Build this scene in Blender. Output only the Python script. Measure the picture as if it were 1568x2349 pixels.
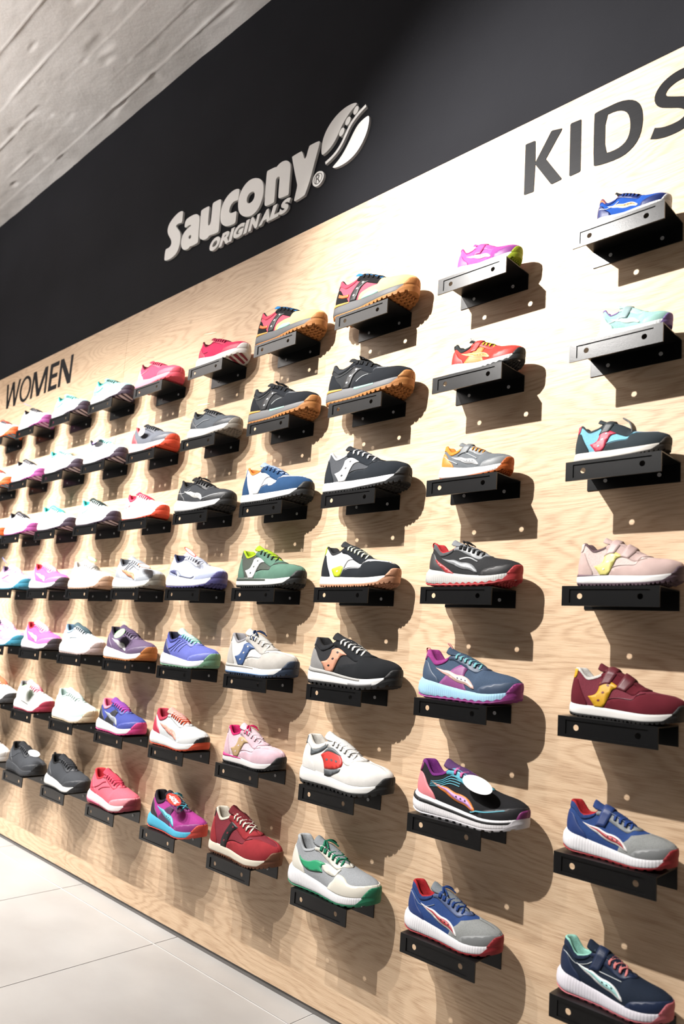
import bpy, bmesh, math, random
import numpy as np
from mathutils import Vector, Matrix
from mathutils.geometry import tessellate_polygon, delaunay_2d_cdt

for _o in list(bpy.data.objects):
    bpy.data.objects.remove(_o, do_unlink=True)
SC = bpy.context.scene
COL = SC.collection

# ------------------------------------------------------------------ camera
FZ = 1.105                                   # height of the fourth shelf row above the floor
IMG_W, IMG_H = 1568.0, 2349.0
FOC, PPX, PPY = 1671.10, 91.85, 72.25        # focal length and principal point offset, pixels
cam_d = bpy.data.cameras.new('camera')
cam_d.sensor_fit = 'HORIZONTAL'
cam_d.sensor_width = 24.0
cam_d.lens = FOC / IMG_W * 24.0
cam_d.shift_x = -PPX / IMG_W
cam_d.shift_y = PPY / IMG_W
cam_d.clip_start = 0.05
cam = bpy.data.objects.new('camera', cam_d)
COL.objects.link(cam)
CAM_R = Vector((0.7445205, 0.66442567, 0.06502116))
CAM_U = Vector((0.04431005, -0.14636121, 0.98823834))
CAM_F = Vector((-0.6661275, 0.73288261, 0.13840965))
CAM_C = Vector((0.72129488, -1.44810601, -0.14419297 + FZ))
mw = Matrix((CAM_R, CAM_U, -CAM_F)).transposed().to_4x4()
mw.translation = CAM_C
cam.matrix_world = mw
cam_d.dof.use_dof = True
cam_d.dof.focus_distance = 1.95
cam_d.dof.aperture_fstop = 3.4
SC.camera = cam

# ------------------------------------------------------------------ world, lamps, exposure
SC.view_settings.view_transform = 'Standard'
SC.view_settings.look = 'None'
SC.view_settings.gamma = 1.0
SC.view_settings.use_curve_mapping = False
SC.view_settings.exposure = 0.0
wd = bpy.data.worlds.new('shop_ambient')
SC.world = wd
wd.use_nodes = True
bg = wd.node_tree.nodes['Background']
bg.inputs[0].default_value = (1.0, 0.965, 0.93, 1)
bg.inputs[1].default_value = 0.13

def spot(name, loc, aim, power, size, blend, radius=0.016, color=(1.0, 0.968, 0.93)):
    d = bpy.data.lights.new(name, 'SPOT')
    d.energy = power
    d.spot_size = math.radians(size)
    d.spot_blend = blend
    d.shadow_soft_size = radius
    d.color = color
    o = bpy.data.objects.new(name, d)
    COL.objects.link(o)
    o.location = loc
    o.rotation_euler = (Vector(aim) - Vector(loc)).to_track_quat('-Z', 'Y').to_euler()
    return o

TR_Z = FZ + 1.615
LAMPS = [((-0.87, -1.53, TR_Z), (0.14, 0, FZ + 0.50), 560, 90)]
for _x, _a, _p in ((-1.28, -1.62, 190), (-1.86, -2.06, 215), (-2.45, -2.52, 270), (-3.05, -3.10, 280),
                   (-3.65, -3.68, 280), (-4.25, -4.28, 280)):
    LAMPS.append(((_x, -1.29, TR_Z), (_a, 0, FZ - 0.70), _p, 87))
for _l, _t, _p, _s in LAMPS:
    spot('track_lamp_light', _l, _t, _p, _s, 0.9)
    spot('track_lamp_spill', _l, _t, min(_p, 150) * 0.02, 150, 0.35)       # stray light of the reflector
# added fill light brightening the ceiling, behind and to the left of the camera
_d = bpy.data.lights.new('ceiling_fill', 'AREA'); _d.shape = 'RECTANGLE'; _d.size = 3.0; _d.size_y = 0.15; _d.energy = 205; _d.color = (1.0, 0.955, 0.93)
_o = bpy.data.objects.new('ceiling_fill', _d); COL.objects.link(_o); _o.location = (-3.4, -2.1, FZ + 1.62); _o.rotation_euler = (math.pi, 0, 0)

# ------------------------------------------------------------------ camera maths: pixel -> wall plane
def pix(x, y, Y=0.0):
    d = CAM_F * FOC + CAM_R * (x - IMG_W / 2 - PPX) - CAM_U * (y - IMG_H / 2 - PPY)
    t = (Y - CAM_C.y) / d.y
    p = CAM_C + d * t
    return (p.x, p.z)

# ------------------------------------------------------------------ materials
def srgb(h):
    h = h.lstrip('#')
    out = []
    for i in (0, 2, 4):
        c = int(h[i:i + 2], 16) / 255.0
        out.append(c / 12.92 if c <= 0.04045 else ((c + 0.055) / 1.055) ** 2.4)
    return (out[0], out[1], out[2], 1.0)

MATS = {}
REFL = 0.60          # shoe colours were read off brightly lit picture values; this is the reflectance behind them
def shoe_col(h, kind=''):
    c = srgb(h); k = 0.72 if kind == 'paper' else REFL
    return (c[0] * k, c[1] * k, c[2] * k, 1.0)
def new_mat(name):
    m = bpy.data.materials.new(name)
    m.use_nodes = True
    return m, m.node_tree.nodes, m.node_tree.links, m.node_tree.nodes['Principled BSDF']

KINDS = {  # roughness, specular, bump strength, noise scale
    'suede': (0.95, 0.15, 0.25, 900), 'mesh': (0.85, 0.2, 0.18, 700), 'leather': (0.5, 0.4, 0.12, 400),
    'foam': (0.6, 0.4, 0.06, 300), 'rubber': (0.65, 0.4, 0.15, 250), 'lace': (0.85, 0.2, 0.35, 1200),
    'ribbed': (0.6, 0.4, 0.3, 300), 'print': (0.45, 0.4, 0.0, 100), 'paper': (0.5, 0.3, 0, 100), 'metal': (0.3, 0.5, 0.0, 100)}
def mat(hexcol, kind='suede'):
    k = (hexcol, kind)
    if k in MATS:
        return MATS[k]
    m, N, Lk, b = new_mat(kind + '_' + hexcol.strip('#'))
    r, sp, bump, sc = KINDS[kind]
    b.inputs['Roughness'].default_value = r
    b.inputs['Specular IOR Level'].default_value = sp
    b.inputs['Base Color'].default_value = shoe_col(hexcol, kind)
    if kind in ('suede', 'leather', 'foam', 'rubber', 'lace'):
        tc = N.new('ShaderNodeTexCoord')
        n = N.new('ShaderNodeTexNoise')
        n.inputs['Scale'].default_value = sc
        n.inputs['Detail'].default_value = 3
        Lk.new(tc.outputs['Object'], n.inputs['Vector'])
        if kind == 'suede':
            n2 = N.new('ShaderNodeTexNoise'); n2.inputs['Scale'].default_value = 45
            Lk.new(tc.outputs['Object'], n2.inputs['Vector'])
            mx = N.new('ShaderNodeMix'); mx.data_type = 'RGBA'
            c = shoe_col(hexcol, kind)
            mx.inputs[6].default_value = (c[0] * .82, c[1] * .82, c[2] * .82, 1)
            mx.inputs[7].default_value = (min(1, c[0] * 1.15), min(1, c[1] * 1.15), min(1, c[2] * 1.15), 1)
            Lk.new(n2.outputs[0], mx.inputs[0]); Lk.new(mx.outputs[2], b.inputs['Base Color'])
        bp = N.new('ShaderNodeBump'); bp.inputs['Strength'].default_value = bump
        bp.inputs['Distance'].default_value = 0.0015
        Lk.new(n.outputs[0], bp.inputs['Height']); Lk.new(bp.outputs[0], b.inputs['Normal'])
    elif kind == 'mesh':
        tc = N.new('ShaderNodeTexCoord')
        v = N.new('ShaderNodeTexVoronoi'); v.inputs['Scale'].default_value = 420
        Lk.new(tc.outputs['Object'], v.inputs['Vector'])
        cr = N.new('ShaderNodeMapRange')
        cr.inputs[1].default_value = 0.1; cr.inputs[2].default_value = 0.6
        Lk.new(v.outputs['Distance'], cr.inputs[0])
        mx = N.new('ShaderNodeMix'); mx.data_type = 'RGBA'
        c = shoe_col(hexcol, kind)
        mx.inputs[6].default_value = (c[0] * .8, c[1] * .8, c[2] * .8, 1)
        mx.inputs[7].default_value = c
        Lk.new(cr.outputs[0], mx.inputs[0]); Lk.new(mx.outputs[2], b.inputs['Base Color'])
        bp = N.new('ShaderNodeBump'); bp.inputs['Strength'].default_value = bump
        bp.inputs['Distance'].default_value = 0.0012
        Lk.new(cr.outputs[0], bp.inputs['Height']); Lk.new(bp.outputs[0], b.inputs['Normal'])
    elif kind == 'ribbed':
        tc = N.new('ShaderNodeTexCoord')
        wv = N.new('ShaderNodeTexWave'); wv.inputs['Scale'].default_value = 55; wv.inputs['Distortion'].default_value = 1.5
        wv.inputs['Detail'].default_value = 1; wv.inputs['Detail Scale'].default_value = 0.6
        Lk.new(tc.outputs['Object'], wv.inputs['Vector'])
        bp = N.new('ShaderNodeBump'); bp.inputs['Strength'].default_value = bump; bp.inputs['Distance'].default_value = 0.001
        Lk.new(wv.outputs[1], bp.inputs['Height']); Lk.new(bp.outputs[0], b.inputs['Normal'])
    elif kind == 'metal':
        b.inputs['Metallic'].default_value = 1.0
    MATS[k] = m
    return m

def math_node(N, Lk, op, a, b):
    n = N.new('ShaderNodeMath'); n.operation = op
    for i, v in enumerate((a, b)):
        if isinstance(v, (int, float)):
            n.inputs[i].default_value = v
        else:
            Lk.new(v, n.inputs[i])
    return n.outputs[0]

def wood_mat():
    m, N, Lk, b = new_mat('oak_panel')
    tc = N.new('ShaderNodeTexCoord')
    def mapped(sc):
        mp = N.new('ShaderNodeMapping'); mp.inputs['Scale'].default_value = sc
        Lk.new(tc.outputs['Object'], mp.inputs['Vector']); return mp.outputs[0]
    def noise(vec, scale, detail, rough=0.5):
        n = N.new('ShaderNodeTexNoise'); n.inputs['Scale'].default_value = scale; n.inputs['Detail'].default_value = detail
        n.inputs['Roughness'].default_value = rough
        Lk.new(vec, n.inputs['Vector']); return n.outputs[0]
    # height field whose level lines are the growth rings: cathedral figures stretched along the board
    hgt = noise(mapped((0.75, 1, 4.2)), 1.5, 2.2, 0.45)
    fine = noise(mapped((5, 1, 60)), 1.0, 3)
    ph = math_node(N, Lk, 'ADD', math_node(N, Lk, 'MULTIPLY', hgt, 175.0), math_node(N, Lk, 'MULTIPLY', fine, 3.0))
    ring = math_node(N, Lk, 'SINE', ph, 0.0)
    ring = math_node(N, Lk, 'MULTIPLY_ADD', ring, 0.5); ring.node.inputs[2].default_value = 0.5
    ring = math_node(N, Lk, 'POWER', ring, 1.7)
    # pores: short dark dashes along the grain, following the figure a little
    add = N.new('ShaderNodeVectorMath'); add.operation = 'ADD'
    cmb = N.new('ShaderNodeCombineXYZ'); Lk.new(math_node(N, Lk, 'MULTIPLY', hgt, 14.0), cmb.inputs[2])
    Lk.new(mapped((17, 1, 640)), add.inputs[0]); Lk.new(cmb.outputs[0], add.inputs[1])
    pore = noise(add.outputs[0], 1.0, 3, 0.6)
    pm = N.new('ShaderNodeMapRange'); pm.inputs[1].default_value = 0.40; pm.inputs[2].default_value = 0.66
    Lk.new(pore, pm.inputs[0])
    tone = noise(mapped((0.7, 1, 2.4)), 2.4, 4)
    f = math_node(N, Lk, 'ADD', math_node(N, Lk, 'MULTIPLY', ring, 0.20), math_node(N, Lk, 'MULTIPLY', pm.outputs[0], 0.34))
    f = math_node(N, Lk, 'ADD', f, math_node(N, Lk, 'MULTIPLY', tone, 0.50))
    cr = N.new('ShaderNodeValToRGB')
    e = cr.color_ramp.elements
    e[0].position = 0.16; e[0].color = (0.63, 0.475, 0.325, 1)
    e[1].position = 0.92; e[1].color = (0.30, 0.185, 0.105, 1)
    k = cr.color_ramp.elements.new(0.5); k.color = (0.52, 0.368, 0.240, 1)
    Lk.new(f, cr.inputs[0])
    kn = N.new('ShaderNodeTexVoronoi'); kn.inputs['Scale'].default_value = 2.1
    Lk.new(mapped((1, 1, 1.7)), kn.inputs['Vector'])
    km = N.new('ShaderNodeMapRange'); km.inputs[1].default_value = 0.010; km.inputs[2].default_value = 0.05
    Lk.new(math_node(N, Lk, 'ADD', kn.outputs['Distance'], math_node(N, Lk, 'MULTIPLY', pore, 0.02)), km.inputs[0])
    mx = N.new('ShaderNodeMix'); mx.data_type = 'RGBA'
    mx.inputs[6].default_value = (0.2, 0.12, 0.06, 1)
    Lk.new(km.outputs[0], mx.inputs[0]); Lk.new(cr.outputs[0], mx.inputs[7])
    Lk.new(mx.outputs[2], b.inputs['Base Color'])
    b.inputs['Roughness'].default_value = 0.5
    b.inputs['Specular IOR Level'].default_value = 0.3
    bp = N.new('ShaderNodeBump'); bp.inputs['Strength'].default_value = 0.15; bp.inputs['Distance'].default_value = 0.0008
    bp.invert = True
    Lk.new(pm.outputs[0], bp.inputs['Height']); Lk.new(bp.outputs[0], b.inputs['Normal'])
    return m

def noise_mat(name, c0, c1, scale, rough, spec=0.3, bump=0.0, bscale=200, detail=5, stretch=(1, 1, 1), rand=False):
    m, N, Lk, b = new_mat(name)
    tc = N.new('ShaderNodeTexCoord')
    mp = N.new('ShaderNodeMapping'); mp.inputs['Scale'].default_value = stretch
    src = tc.outputs['Object']
    if rand:
        oi = N.new('ShaderNodeObjectInfo')
        ad = N.new('ShaderNodeVectorMath'); ad.operation = 'ADD'
        Lk.new(src, ad.inputs[0]); 
        sc = N.new('ShaderNodeVectorMath'); sc.operation = 'SCALE'; sc.inputs['Scale'].default_value = 1.0
        Lk.new(oi.outputs['Location'], sc.inputs[0]); Lk.new(sc.outputs[0], ad.inputs[1])
        src = ad.outputs[0]
    Lk.new(src, mp.inputs['Vector'])
    n = N.new('ShaderNodeTexNoise'); n.inputs['Scale'].default_value = scale; n.inputs['Detail'].default_value = detail
    Lk.new(mp.outputs[0], n.inputs['Vector'])
    cr = N.new('ShaderNodeValToRGB')
    cr.color_ramp.elements[0].position = 0.32; cr.color_ramp.elements[0].color = c0
    cr.color_ramp.elements[1].position = 0.68; cr.color_ramp.elements[1].color = c1
    Lk.new(n.outputs[0], cr.inputs[0]); Lk.new(cr.outputs[0], b.inputs['Base Color'])
    b.inputs['Roughness'].default_value = rough
    b.inputs['Specular IOR Level'].default_value = spec
    if bump:
        n2 = N.new('ShaderNodeTexNoise'); n2.inputs['Scale'].default_value = bscale; n2.inputs['Detail'].default_value = 4
        Lk.new(tc.outputs['Object'], n2.inputs['Vector'])
        bp = N.new('ShaderNodeBump'); bp.inputs['Strength'].default_value = bump; bp.inputs['Distance'].default_value = 0.002
        Lk.new(n2.outputs[0], bp.inputs['Height']); Lk.new(bp.outputs[0], b.inputs['Normal'])
    return m

M_WOOD = wood_mat()
M_DARK = noise_mat('charcoal_paint', (0.0125, 0.0127, 0.0148, 1), (0.0148, 0.0151, 0.0176, 1), 3, 0.75, 0.04, 0.15, 260)
M_CEIL = noise_mat('painted_concrete', (0.60, 0.575, 0.55, 1), (0.72, 0.70, 0.68, 1), 2.5, 0.85, 0.2, 0.5, 70, 8)
M_TILE = noise_mat('stone_tile', (0.265, 0.255, 0.245, 1), (0.36, 0.353, 0.345, 1), 1.6, 0.38, 0.45, 0.05, 60, 7, (1, 1.6, 1), True)
M_GROUT = noise_mat('grout', (0.47, 0.46, 0.45, 1), (0.52, 0.51, 0.50, 1), 20, 0.8)
M_PLINTH = noise_mat('grey_plinth', (0.10, 0.095, 0.09, 1), (0.14, 0.13, 0.125, 1), 6, 0.6)
M_BLACK = noise_mat('black_powder_coat', (0.0030, 0.0030, 0.0032, 1), (0.0042, 0.0042, 0.0045, 1), 5, 0.29, 0.34, 0.08, 900)
M_VINYL = noise_mat('dark_vinyl', (0.005, 0.005, 0.006, 1), (0.009, 0.009, 0.0105, 1), 3, 0.5, 0.10, 0.25, 8, 5, (3, 1, 150))
M_SIGN = noise_mat('white_acrylic', (0.72, 0.71, 0.69, 1), (0.75, 0.74, 0.72, 1), 5, 0.45)
M_SCREW = mat('#d8d8d8', 'paper')

# ------------------------------------------------------------------ object helpers
def tag(o, label=None, cat=None, group=None, kind=None):
    if label: o['label'] = label
    if cat: o['category'] = cat
    if group: o['group'] = group
    if kind: o['kind'] = kind
    return o

def empty(name, loc):
    o = bpy.data.objects.new(name, None)
    o.empty_display_size = 0.03
    COL.objects.link(o)
    o.location = loc
    return o

def obj(name, verts, faces, material, parent=None, smooth=True, loc=None):
    me = bpy.data.meshes.new(name)
    me.from_pydata([tuple(v) for v in verts], [], [tuple(f) for f in faces])
    me.materials.append(material)
    if smooth:
        me.polygons.foreach_set('use_smooth', [True] * len(me.polygons))
    me.update()
    o = bpy.data.objects.new(name, me)
    COL.objects.link(o)
    if parent: o.parent = parent
    if loc is not None: o.location = loc
    return o

class MB:
    """collects pieces of one mesh"""
    def __init__(s): s.v = []; s.f = []
    def add(s, v, f):
        b = len(s.v); s.v += [tuple(p) for p in v]; s.f += [tuple(i + b for i in q) for q in f]; return s
    def box(s, x0, x1, y0, y1, z0, z1):
        v = [(x, y, z) for x in (x0, x1) for y in (y0, y1) for z in (z0, z1)]
        return s.add(v, [(0, 1, 3, 2), (4, 6, 7, 5), (0, 4, 5, 1), (2, 3, 7, 6), (0, 2, 6, 4), (1, 5, 7, 3)])
    def plate(s, outer, holes, y0, y1):
        """polygon in (x,z) with holes, from y0 (front) to y1 (back)"""
        loops = [list(outer)] + [list(h) for h in holes]
        flat = [p for l in loops for p in l]
        tris = tessellate_polygon([[Vector((p[0], p[1], 0)) for p in l] for l in loops])
        n = len(flat)
        v = [(p[0], y0, p[1]) for p in flat] + [(p[0], y1, p[1]) for p in flat]
        f = []
        for t in tris:
            a, b, c = t
            ar = (flat[b][0] - flat[a][0]) * (flat[c][1] - flat[a][1]) - (flat[c][0] - flat[a][0]) * (flat[b][1] - flat[a][1])
            if ar < 0: b, c = c, b
            f.append((a, b, c)); f.append((a + n, c + n, b + n))
        i0 = 0
        for k, l in enumerate(loops):
            m = len(l)
            area = sum(l[i][0] * l[(i + 1) % m][1] - l[(i + 1) % m][0] * l[i][1] for i in range(m))
            fwd = (area > 0) == (k == 0)
            for i in range(m):
                a, b = i0 + i, i0 + (i + 1) % m
                f.append((a, a + n, b + n, b) if fwd else (b, b + n, a + n, a))
            i0 += m
        return s.add(v, f)
    def build(s, name, material, parent=None, smooth=False, loc=None):
        return obj(name, s.v, s.f, material, parent, smooth, loc)

def circle(cx, cz, r, n=16, ry=None):
    return [(cx + r * math.cos(2 * math.pi * i / n), cz + (ry or r) * math.sin(2 * math.pi * i / n)) for i in range(n)]
def rect(x0, x1, z0, z1):
    return [(x0, z0), (x1, z0), (x1, z1), (x0, z1)]
def chaikin(pts, it=2, closed=True):
    for _ in range(it):
        out = []
        n = len(pts)
        for i in range(n if closed else n - 1):
            a, b = pts[i], pts[(i + 1) % n]
            out.append(tuple(.75 * a[k] + .25 * b[k] for k in range(len(a))))
            out.append(tuple(.25 * a[k] + .75 * b[k] for k in range(len(a))))
        if not closed:
            out = [pts[0]] + out + [pts[-1]]
        pts = out
    return pts
def stroke(pts, w, closed=False):
    """polygon around a 2-D centre line of width w"""
    L, R_ = [], []
    n = len(pts)
    for i in range(n):
        a = pts[max(0, i - 1)]; b = pts[min(n - 1, i + 1)]
        dx, dz = b[0] - a[0], b[1] - a[1]; l = math.hypot(dx, dz) or 1
        nx, nz = -dz / l * w / 2, dx / l * w / 2
        L.append((pts[i][0] + nx, pts[i][1] + nz)); R_.append((pts[i][0] - nx, pts[i][1] - nz))
    return L + R_[::-1]
# ------------------------------------------------------------------ the room
COLX = [0.0, -0.3698, -0.7402, -1.1089, -1.4807, -1.8529, -2.2253, -2.5986, -2.9705, -3.343]
ROWZ = [z + FZ for z in (0.7778, 0.5179, 0.2585, 0.0, -0.2581, -0.5163, -0.7738)]
P_BOT, P_TOP, C_Z = 0.017, FZ + 1.195, FZ + 2.283
X_L, X_R = -6.6, 1.6

# wall behind: charcoal paint above, oak boards below
mb = MB().box(X_L, X_R, 0.012, 0.14, 0.0, C_Z + 0.06)
wall = tag(mb.build('wall_back', M_DARK), 'charcoal painted wall above the oak boards', kind='structure')
seams = [X_L, -4.95, -2.155, 0.66, X_R]
for a, b in zip(seams[:-1], seams[1:]):
    mbp = MB().box(a + 0.0006, b - 0.0006, 0.0, 0.0119, P_BOT, P_TOP)
    mbp.build('oak_panel', M_WOOD, wall)
tag(MB().box(X_L, X_R, 0.004, 0.0118, 0.0, P_BOT - 0.0005).build('baseboard_back', M_PLINTH), 'narrow grey plinth strip under the oak wall', kind='structure')

# floor: stone tiles with pale joints
Y_F = -4.4
floor = tag(MB().box(X_L, X_R, Y_F, 0.0119, -0.05, -0.0016).build('floor', M_GROUT), 'pale stone tile floor', kind='structure')
TS = 0.635
xs = [-1.367 + TS * k for k in range(-8, 5)]
ys = [0.0119, -0.079] + [-0.079 - TS * k for k in range(1, 7)]
J = 0.0022
for i in range(len(xs) - 1):
    for j in range(len(ys) - 1):
        x0, x1 = xs[i] + J, xs[i + 1] - J
        y1, y0 = ys[j] - (J if j else 0), ys[j + 1] + J
        cx, cy = (x0 + x1) / 2, (y0 + y1) / 2
        MB().box(x0 - cx, x1 - cx, y0 - cy, y1 - cy, -0.0015, 0.0).build('floor_tile', M_TILE, floor, loc=(cx, cy, 0))

# ceiling: rough painted concrete cast on boards, its relief modelled
rng = np.random.RandomState(7)
def vnoise(x, y, seed):
    r = np.random.RandomState(seed).rand(64, 64)
    xi, yi = np.floor(x).astype(int), np.floor(y).astype(int)
    fx, fy = x - xi, y - yi
    fx, fy = fx * fx * (3 - 2 * fx), fy * fy * (3 - 2 * fy)
    g = lambda a, b: r[a % 64, b % 64]
    return (g(xi, yi) * (1 - fx) + g(xi + 1, yi) * fx) * (1 - fy) + (g(xi, yi + 1) * (1 - fx) + g(xi + 1, yi + 1) * fx) * fy
gx = np.linspace(X_L, X_R, 420)
gy = np.concatenate([np.linspace(0.04, -1.1, 230), np.linspace(-1.12, Y_F, 60)])
GX, GY = np.meshgrid(gx, gy, indexing='ij')
edges = [0.1, -0.075, -0.165, -0.29, -0.40, -0.54, -0.66, -0.80, -0.92, -1.05] + [-1.05 - .13 * k for k in range(1, 27)]
warp = GY + 0.012 * (vnoise(GX * 1.3, GY * 2, 3) - .5)
HT = np.zeros_like(GX)
for k, e in enumerate(edges):
    if k:
        HT += np.where((warp <= edges[k - 1]) & (warp > e), rng.uniform(-.003, .003) + 0.004 * (vnoise(GX * .7 + 9 * k, GX * 0 + k, 11) - .5), 0)
    br = vnoise(GX * 3.1 + 5 * k, GX * 0 + k * 3.3, 5)
    HT -= 0.006 * np.exp(-((warp - e) / 0.006) ** 2) * np.clip((br - .35) * 3, 0, 1)
HT -= 0.010 * np.clip(vnoise(GX * 2.2, GY * 3.4, 21) - .55, 0, 1) * 2
HT += 0.004 * (vnoise(GX * 9, GY * 14, 22) - .5) + 0.0025 * (vnoise(GX * 26, GY * 40, 23) - .5)
pit = vnoise(GX * 11, GY * 17, 31)
HT += 0.016 * np.clip(pit - .86, 0, 1) * 5
# a broken patch as in the picture
HT += 0.012 * np.exp(-(((GX + 2.13) / .07) ** 4 + ((GY + 0.29) / .035) ** 4))
HT -= 0.010 * np.exp(-((GY - 0.02) / .03) ** 2) * vnoise(GX * 7, GX * 0, 41)
HT *= 0.62
V = np.stack([GX, GY, C_Z + HT], -1).reshape(-1, 3)
ny = len(gy)
F = [(i * ny + j, i * ny + j + 1, (i + 1) * ny + j + 1, (i + 1) * ny + j) for i in range(len(gx) - 1) for j in range(ny - 1)]
n0 = len(V)
ce = obj('ceiling', V, F, M_CEIL)
tag(ce, 'rough white painted concrete ceiling with board marks', kind='structure')

# ------------------------------------------------------------------ signs
def zp(pts, ox, oy, s, Y):
    return [pix(ox + x * s, oy + y * s, Y) for x, y in pts]
SY = 0.003
Z1 = (360, 380, 240 / 1568.0); Z2 = (540, 300, 240 / 1568.0); Z3 = (660, 210, 220 / 1568.0)
LOGO = [
 ('letter', Z1, [(378,680),(340,690),(280,740),(215,820),(175,890),(158,960),(160,1010),(180,1060),(205,1100),(215,1140),(212,1180),(190,1220),(160,1240),(125,1255),(108,1405),(115,1422),(160,1415),(220,1380),(275,1330),(315,1265),(335,1190),(350,1110),(352,1040),(340,990),(315,955),(290,925),(285,900),(300,880),(330,862),(375,858),(384,760),(393,690)], []),
 ('letter', Z1, [(430,810),(500,760),(560,730),(600,725),(625,745),(638,790),(630,900),(622,1000),(615,1140),(600,1160),(560,1185),(510,1205),(495,1205),(470,1240),(435,1260),(395,1262),(370,1235),(358,1180),(362,1110),(385,1040),(420,980),(470,930),(510,900),(515,885),(480,890),(440,925),(415,925),(412,900)], [[(505,1035),(512,1050),(510,1075),(495,1095),(480,1100),(470,1085),(472,1065),(485,1045)]]),
 ('letter', Z1, [(665,665),(775,605),(785,620),(770,760),(762,870),(768,900),(785,890),(800,860),(808,820),(820,700),(832,575),(850,550),(945,500),(962,515),(950,640),(940,760),(930,900),(922,980),(905,1000),(850,1025),(795,1040),(780,1050),(750,1090),(710,1110),(670,1110),(640,1090),(632,1050),(640,940),(650,800),(658,700)], []),
 ('letter', Z1, [(1222,345),(1235,360),(1228,430),(1215,515),(1190,522),(1150,535),(1110,580),(1085,640),(1080,690),(1095,710),(1120,710),(1150,695),(1185,680),(1192,700),(1182,770),(1175,850),(1150,870),(1100,895),(1040,910),(990,895),(960,860),(948,800),(950,720),(965,630),(1000,540),(1050,460),(1110,395),(1170,355)], []),
 ('letter', Z2, [(322,708),(370,720),(405,760),(420,830),(418,930),(395,1040),(350,1150),(290,1230),(220,1280),(150,1290),(90,1270),(50,1220),(36,1140),(42,1030),(75,920),(130,820),(200,745),(265,712)], [[(262,910),(283,925),(288,965),(275,1020),(245,1065),(205,1090),(178,1085),(165,1055),(172,1000),(195,950),(230,918)]]),
 ('letter', Z2, [(470,610),(490,595),(600,540),(612,548),(640,510),(690,465),(750,442),(795,455),(822,495),(825,560),(815,680),(805,800),(795,950),(780,965),(660,1012),(640,1005),(640,960),(650,830),(660,700),(655,685),(630,690),(605,720),(598,800),(590,920),(580,1050),(570,1075),(460,1130),(435,1120),(433,1080),(445,900),(458,740)], []),
 ('letter', Z2, [(845,400),(850,385),(985,305),(1000,312),(1040,460),(1100,235),(1120,215),(1250,150),(1265,165),(1235,280),(1180,480),(1120,720),(1040,955),(1025,970),(895,1055),(875,1050),(880,1020),(925,830),(920,790),(880,600)], []),
 ('emblem_leaf', Z3, [(1140,190),(1100,182),(1030,205),(920,270),(800,380),(700,510),(620,650),(570,790),(548,920),(548,1020),(570,1040),(660,960),(750,840),(810,720),(870,580),(950,430),(1050,290)], []),
 ('emblem_leaf', Z3, [(1320,385),(1330,430),(1320,540),(1280,690),(1210,850),(1110,1010),(980,1140),(850,1220),(760,1250),(725,1240),(760,1200),(850,1090),(930,960),(1010,800),(1080,650),(1150,530),(1240,440)], []),
]
sx0, sz0 = pix(378, 597, SY)
sign = empty('brand_sign', (sx0, 0.012, sz0))
tag(sign, 'raised white Saucony lettering with leaf emblem on the charcoal wall', 'sign')
def sign_part(name, poly, holes, parent, mat_, y0=0.003, y1=0.0125, root=None):
    root = root or (sx0, 0.012, sz0)
    off = lambda l: [(p[0] - root[0], p[1] - root[2]) for p in l]
    return MB().plate(off(poly), [off(h) for h in holes], y0 - root[1], y1 - root[1]).build(name, mat_, parent)
for nm, Z, out, holes in LOGO:
    sign_part(nm, chaikin(zp(out, *Z, SY), 2), [chaikin(zp(h, *Z, SY), 2) for h in holes], sign, M_SIGN)
sign_part('emblem_river', stroke(chaikin(zp([(1275,228),(1180,325),(1080,450),(1000,580),(940,720),(880,850),(800,980),(710,1085),(612,1172)], *Z3, SY), 2, False), 0.011), [], sign, M_SIGN)
for cx, cy in ((1112, 305), (980, 480), (880, 660)):
    e = []
    for i in range(18):
        a = 2 * math.pi * i / 18
        u, v = 42 * math.cos(a), 74 * math.sin(a)
        e.append((cx + u * .94 - v * .26 * -1 * -1, cy + v * .96 + u * -.3))
    sign_part('emblem_dot', zp(e, *Z3, SY), [], sign, M_SIGN)
rd = chaikin(zp([(540,1295),(575,1310),(590,1360),(575,1430),(535,1500),(480,1550),(430,1555),(400,1520),(400,1450),(430,1370),(480,1310)], *Z3, SY), 2)
disc = sign_part('registered_disc', rd, [], sign, M_SIGN)
rcx = sum(p[0] for p in rd) / len(rd); rcz = sum(p[1] for p in rd) / len(rd)
ring = lambda f: [(rcx + (p[0] - rcx) * f, rcz + (p[1] - rcz) * f) for p in rd]
sign_part('registered_ring', ring(.74), [ring(.66)], disc, mat('#55524f', 'print'), 0.0022, 0.0031)
def text_mesh(body, size, shear=0.0, offset=0.0, spacing=1.0):
    cu = bpy.data.curves.new('txt', 'FONT')
    cu.body = body; cu.size = size; cu.shear = shear; cu.offset = offset; cu.space_character = spacing
    cu.resolution_u = 4
    o = bpy.data.objects.new('txt', cu); COL.objects.link(o)
    dg = bpy.context.evaluated_depsgraph_get()
    me = bpy.data.meshes.new_from_object(o.evaluated_get(dg))
    v = [tuple(p.co) for p in me.vertices]; f = [tuple(p.vertices) for p in me.polygons]
    bpy.data.objects.remove(o, do_unlink=True); bpy.data.curves.remove(cu); bpy.data.meshes.remove(me)
    return v, f
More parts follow.
